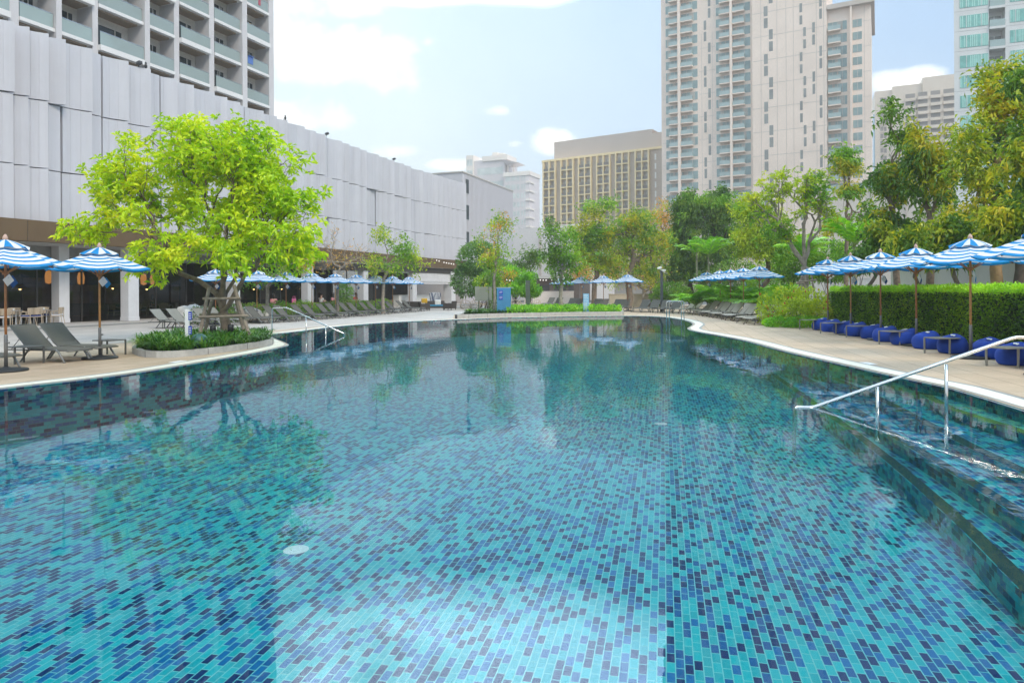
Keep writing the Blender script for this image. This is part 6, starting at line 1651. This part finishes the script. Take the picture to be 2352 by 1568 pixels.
# seated guests
skin_m = [M('skin_light', (.55, .33, .24), .6, var=.05), M('skin_tan', (.40, .23, .15), .6, var=.05)]
hair_m = M('hair_dark', (.02, .014, .01), .5, var=.2)
def skin_obj(name, pts, edges, m, parent, root=0):
    me = bpy.data.meshes.new(name); me.from_pydata([p[:3] for p in pts], edges, []); me.materials.append(m)
    o = bpy.data.objects.new(name, me); COL.objects.link(o); o.parent = parent
    sk = o.modifiers.new('skin', 'SKIN'); sk.use_smooth_shade = True
    me.skin_vertices[0].data[root].use_root = True
    for i, p in enumerate(pts): me.skin_vertices[0].data[i].radius = (p[3], p[3] if len(p) < 5 else p[4])
    s_ = o.modifiers.new('sub', 'SUBSURF'); s_.levels = s_.render_levels = 1; return o
def guest(label, pos, rotz, shirt, skin, long_hair=False):
    r = thing('person', label, 'person', pos, rotz, 'guests seated in the restaurant')   # sits facing +x, seat .47
    pts = [(0, 0, .55, .13, .15), (.0, 0, .75, .12, .14), (.02, 0, .95, .13, .17), (.03, 0, 1.06, .06), (.05, 0, 1.14, .055), (.07, 0, 1.23, .085, .08), (.07, 0, 1.33, .075, .07)]
    ed = [(0, 1), (1, 2), (2, 3), (3, 4), (4, 5), (5, 6)]
    for s_ in (-1, 1):
        n = len(pts); pts += [(.02, s_ * .19, .98, .05), (.08, s_ * .24, .76, .042), (.30, s_ * .16, .77, .034), (.37, s_ * .13, .78, .03)]; ed += [(2, n), (n, n + 1), (n + 1, n + 2), (n + 2, n + 3)]
        for q, (dy, L_) in enumerate(((.035, .05), (.016, .075), (0, .08), (-.014, .075), (-.028, .06))):
            m_ = len(pts); pts += [(.40 + L_ * .5, s_ * (.125 + dy), .785, .009), (.40 + L_, s_ * (.125 + dy * 1.15), .772, .007)]; ed += [(n + 3, m_), (m_, m_ + 1)]
        n = len(pts); pts += [(.05, s_ * .10, .53, .09), (.42, s_ * .13, .52, .07), (.44, s_ * .13, .12, .045), (.47, s_ * .13, .05, .04), (.60, s_ * .14, .035, .03)]; ed += [(0, n), (n, n + 1), (n + 1, n + 2), (n + 2, n + 3), (n + 3, n + 4)]
    skin_obj('body', pts, ed, skin, r)
    sp_ = [(0, 0, .54, .15, .17), (0, 0, .75, .14, .165), (.02, 0, .97, .145, .19), (.02, -.20, .985, .066), (.06, -.235, .84, .06), (.02, .20, .985, .066), (.06, .235, .84, .06)]
    skin_obj('shirt', sp_, [(0, 1), (1, 2), (2, 3), (3, 4), (2, 5), (5, 6)], shirt, r)
    tr = [(0, 0, .52, .155, .165), (.06, -.10, .53, .1), (.42, -.13, .52, .08), (.44, -.13, .16, .06), (.06, .10, .53, .1), (.42, .13, .52, .08), (.44, .13, .16, .06)]
    skin_obj('trousers', tr, [(0, 1), (1, 2), (2, 3), (0, 4), (4, 5), (5, 6)], M('trousers_dark', (.03, .03, .04), .8, var=.1), r)
    b = MB(); b.lathe([(.02, .14), (.07, .12), (.10, .04), (.095, -.04 if not long_hair else -.22), (.06, -.06 if not long_hair else -.26)], 14, (.045, 0, 1.30)); b.build('hair', hair_m, r, smooth=True)
    b = MB(); b.lathe([(.0, -.02), (.016, 0), (.0, .03)], 6, (.165, 0, 1.245)); b.build('nose', skin, r)
    return r
sh = [M('shirt_black', (.02, .02, .022), .85), M('shirt_pink', (.60, .22, .26), .85), M('shirt_white', (.70, .70, .70), .85), M('shirt_red', (.50, .06, .05), .85), M('shirt_teal', (.05, .20, .20), .85)]
c = on_line(room_line, 378); guest('person in a dark top seated behind the glass left of the big tree', Vector((c.x - .75, c.y - .2, tz)), .2, sh[0], skin_m[1], True)
for i, (x, lab, s_, lh) in enumerate(((737, 'person in a white top seated left of the bare brown tree', 2, False), (763, 'long haired person in pink behind the bare brown tree', 1, True), (789, 'person in a black top seated right of the bare brown tree', 0, True), (817, 'person in red seated behind the middle of the left umbrella row', 3, False), (628, 'person in pink seated behind the first clear parasols of the left row', 1, True))):
    c = on_line(inner_line, x); guest(lab, Vector((c.x, c.y, tz)), rg.uniform(-1, 1), sh[s_], skin_m[i % 2], lh)
p = on_line([off(q, .2) for q in plan], 675); b = MB()
b.box(-.14, -.06, 0, .14, .06, .30); b.tube([(-.08, 0, .30), (-.07, 0, .48), (.07, 0, .48), (.08, 0, .30)], .018, 6)
tag(b.build('hand_bag', M('bag_pink', (.78, .16, .36), .6), loc=(p.x, p.y, .85), bevel=.02), 'bright pink handbag on the low wall of the terrace behind the left loungers', 'bag')
lwp = [off(q, .30) for q in plan if 46 < q.y < 66]
b = MB()
for a, c in zip(lwp[:-1], lwp[1:]): b.bar(a + Vector((0, 0, .48)), c + Vector((0, 0, .48)), .22, .72)
tag(b.build('terrace_wall', M('terrace_wall_brown', (.17, .12, .085), .7, var=.2)), 'low brown wall along the restaurant terrace behind the hedge', 'wall')

# ------------------------------------------------------------------ lounge furniture near the pavilion
wick = M('wicker_natural', (.50, .42, .32), .75, var=.15, scale=20); dk_wick = M('wicker_dark', (.05, .04, .035), .7, var=.3, scale=40)
def nest(label, pos, rotz, group='round wicker nest chairs'):
    r = thing('wicker_chair', label, 'armchair', pos, rotz, group); b = MB()
    prof = lambda a: (.62 + .30 * max(0, math.cos(a)) ** .8, .52)
    n = 30
    for k in range(n):
        a = 2 * math.pi * k / n; h = .42 + .36 * (0.5 + .5 * math.cos(a)) ** 1.2; pts = []
        for i in range(6): t = i / 5; rad = .38 + .17 * math.sin(math.pi * min(1, .1 + t * .8)); pts.append((math.cos(a + .12 * (1 if k % 2 else -1) * t) * -rad, math.sin(a + .12 * (1 if k % 2 else -1) * t) * rad, .02 + h * t))
        b.tube(pts, .011, 4)
    b.build('strands', wick, r)
    b = MB()
    for t in (0, .3, .6, 1.0):
        pts = []
        for k in range(25): a = 2 * math.pi * k / 24; h = .42 + .36 * (0.5 + .5 * math.cos(a)) ** 1.2; rad = .38 + .17 * math.sin(math.pi * min(1, .1 + t * .8)); pts.append((-math.cos(a) * rad, math.sin(a) * rad, .02 + h * t))
        b.tube(pts, .022 if t == 1 else .014, 5, cap=False)
    b.build('hoops', wick, r)
    b = MB(); b.lathe([(.0, .30), (.42, .30), (.45, .36), (.40, .41), (.0, .42)], 20); b.build('cushion', cush_pale, r, smooth=True); return r
n0 = None
for i, (x, y, a, lab) in enumerate(((1070, 709, -1.2, 'round wicker chair leftmost, beside the dark sofas'), (1091, 708, -2.0, 'round wicker chair right behind the leftmost wicker chair'), (1128, 707, -1.5, 'round wicker chair half hidden by the slim tree trunk'), (1185, 709, -1.4, 'round wicker chair just right of the blue signboard'), (1199, 709.5, -1.9, 'round wicker chair left of the grey stone pillar'), (1229, 708.5, -2.4, 'round wicker chair right of the grey stone pillar'))):
    p = at(x, y, 0)
    if n0 is None: n0 = nest(lab, p, a)
    else: dup(n0, p, a, lab)
def sofa(label, pos, rotz, w, accent, group='dark woven lounge sofas'):
    r = thing('lounge_sofa', label, 'sofa', pos, rotz, group)
    b = MB(); b.box(-.38, -w / 2, .14, .38, w / 2, .30); b.build('seat', dk_wick, r, bevel=.02)
    b = MB(); b.obox((-.40, 0, .48), (.04, 0, 0), (0, w / 2, 0), (-.05, 0, .30)); b.build('backrest', dk_wick, r, bevel=.02)
    for y in (-1, 1):
        b = MB(); b.box(-.40, y * w / 2 - .04, .14, .40, y * w / 2 + .04, .60); b.build('arm', dk_wick, r, bevel=.02)
        for x in (-.34, .36): b = MB(); b.bar((x, y * (w / 2 - .06), 0), (x, y * (w / 2 - .06), .14), .05, .05); b.build('leg', black_m, r)
    b = MB(); b.box(-.33, -w / 2 + .06, .30, .36, w / 2 - .06, .44); b.build('cushion', accent, r, bevel=.04); return r
acc = [M('cushion_teal', (.02, .20, .34), .85), M('cushion_yellow', (.70, .42, .03), .85), M('cushion_cobalt', (.02, .06, .50), .85)]
for x, y, a, w_, k, lab in ((945, 713, 1.8, 1.6, 0, 'dark woven sofa nearest to the last lounger of the left row'), (975, 713.5, .3, .9, 1, 'dark woven armchair with a yellow cushion'), (1000, 711, -1.4, 1.7, 0, 'dark woven sofa with teal cushions in the middle of the lounge set'), (1033, 712, 2.8, 1.0, 2, 'dark woven armchair with a cobalt cushion at the right of the lounge set')):
    sofa(lab, at(x, y, 0), a, w_, acc[k])
for x, y, m_, lab in ((975, 690.5, acc[1], 'yellow pillow resting on the back of the dark armchair'), (1006, 694, white_paint, 'white pillow on the middle dark sofa')):
    p = at(x, 712, 0); z = atY(x, y, p.y).z; b = MB(); b.obox((0, 0, 0), (.26, 0, 0), (0, .07, .02), (0, -.04, .20)); tag(b.build('pillow', m_, loc=(p.x, p.y - .05, z), bevel=.06), lab, 'pillow')
b = MB(); b.obox((0, 0, 0), (.55, 0, 0), (0, .12, 0), (-.05, .06, .42)); p = atY(1000, 682, 66); tag(b.build('patterned_cushion', tilemat('zigzag_fabric', .16, .08, .6, [(0, (.03, .05, .12)), (1, (.65, .65, .65))], (.03, .05, .1), .01, rough=.9), loc=p, bevel=.05), 'big zigzag patterned cushion leaning in front of the bar', 'cushion')
# string of bulbs from the fascia towards the garden
bulb_w = emat('bulb_white', (1, .97, .9), .9)
def string(label, pts, n):
    r = thing('string_light', label, 'string lights', tuple(pts[0])); path = []
    for a, c in zip(pts[:-1], pts[1:]):
        for i in range(12): t = i / 12; path.append(a + (c - a) * t - Vector((0, 0, .45 * 4 * t * (1 - t) * min(1, (c - a).length / 12))))
    path.append(pts[-1]); b = MB(); b.tube(path, .014, 4); b.build('cable', black_m, r, world=True)
    for k in range(n):
        q = path[int((k + .5) * (len(path) - 1) / n)]; b = MB(); b.lathe([(.0, -.16), (.055, -.11), (.05, -.05), (.0, -.01)], 8, tuple(q)); b.build('bulb', bulb_w, r, world=True)
string('string of small white bulbs drooping from the fascia end to the garden trees', [atY(1003, 596, 73), atY(1070, 607, 73), atY(1145, 617, 66), atY(1230, 634, 66)], 30)
string('second string of white bulbs, lower, between the far bushes', [atY(1150, 636, 62), atY(1228, 640, 68), atY(1310, 632, 64)], 18)
# small things on the roof edge
for x, y, lab in ((654.5, 273, 'small dark bird perched on the top edge of the fluted facade'), (334, 159, 'dark pigeon perched on the fluted facade below the hotel')):
    q = on_line(plan, x); z = TOP; r_ = .16; b = MB(); b.lathe([(.0, 0), (.07, .05), (.085, .16), (.05, .27), (.055, .33), (.0, .40)], 10); b.bar((0, 0, .1), (-.05, -.22, .02), .06, .03); b.bar((0, .04, .34), (.0, .12, .33), .02, .02)
    tag(b.build('bird', black_m, loc=(q.x + .1, q.y, z + .01), smooth=False), lab, 'bird', 'birds on the roof edge')
for x, lab in ((752, 'small floodlight on the facade top left of the gap'), (906, 'small floodlight on the facade top near the far end'), (322, 'small dark camera on the facade top under the hotel balconies')):
    q = on_line(plan, x); b = MB(); b.bar((0, 0, 0), (0, 0, .16), .04, .04); b.obox((.05, -.05, .21), (.12, -.05, .03), (.04, .09, 0), (-.015, .005, .07)); tag(b.build('floodlight', dark_gap, loc=(q.x, q.y, TOP)), lab, 'floodlight', 'floodlights on the roof edge')
# plates let into the coping, and the joints of the coping stones
for x, y, lab in ((369, 828.5, 'small white depth plate let into the left coping'), (2027, 834, 'small white depth plate let into the right coping')):
    p = at(x, y, .012); j = min(range(len(pool)), key=lambda k: (pool[k] - p).length); t_ = (pool[j + 1] - pool[j - 1]).normalized(); nr = Vector((t_.y, -t_.x, 0)); p = pool[j] - nr * .62
    b = MB(); b.obox((p.x, p.y, .010), t_ * .22, nr * .09, (0, 0, .004)); o = b.build('depth_plate', white_paint); tag(o, lab, 'plate', 'depth plates by the pool')
b = MB(); acc_ = 0
for p, q in zip(pool[:-1], pool[1:]):
    acc_ += (q - p).length
    if acc_ > 1.05:
        acc_ = 0; t_ = (q - p).normalized(); nr = Vector((t_.y, -t_.x, 0)); b.obox(p - nr * .28 + Vector((0, 0, .0085)), t_ * .004, nr * .178, (0, 0, .0012))
struct('kerb_joint', b, M('joint_line', (.42, .39, .32), .8))

# ------------------------------------------------------------------ the hazy air
hm = bpy.data.materials.new('haze'); hm.use_nodes = True; t = NT(hm.node_tree); t.n.clear()
o_ = t.new('ShaderNodeOutputMaterial'); pv = t.new('ShaderNodeVolumePrincipled')
pv.inputs['Color'].default_value = (.98, .97, .95, 1); pv.inputs['Density'].default_value = .0009; pv.inputs['Anisotropy'].default_value = .0
t.l.new(pv.outputs[0], o_.inputs['Volume'])
b = MB(); b.box(-2600, -1000, -2.2, 2600, 3600, 156); o = b.build('haze', hm); o['kind'] = 'stuff'; o['label'] = 'thin pale haze in the air over the city'
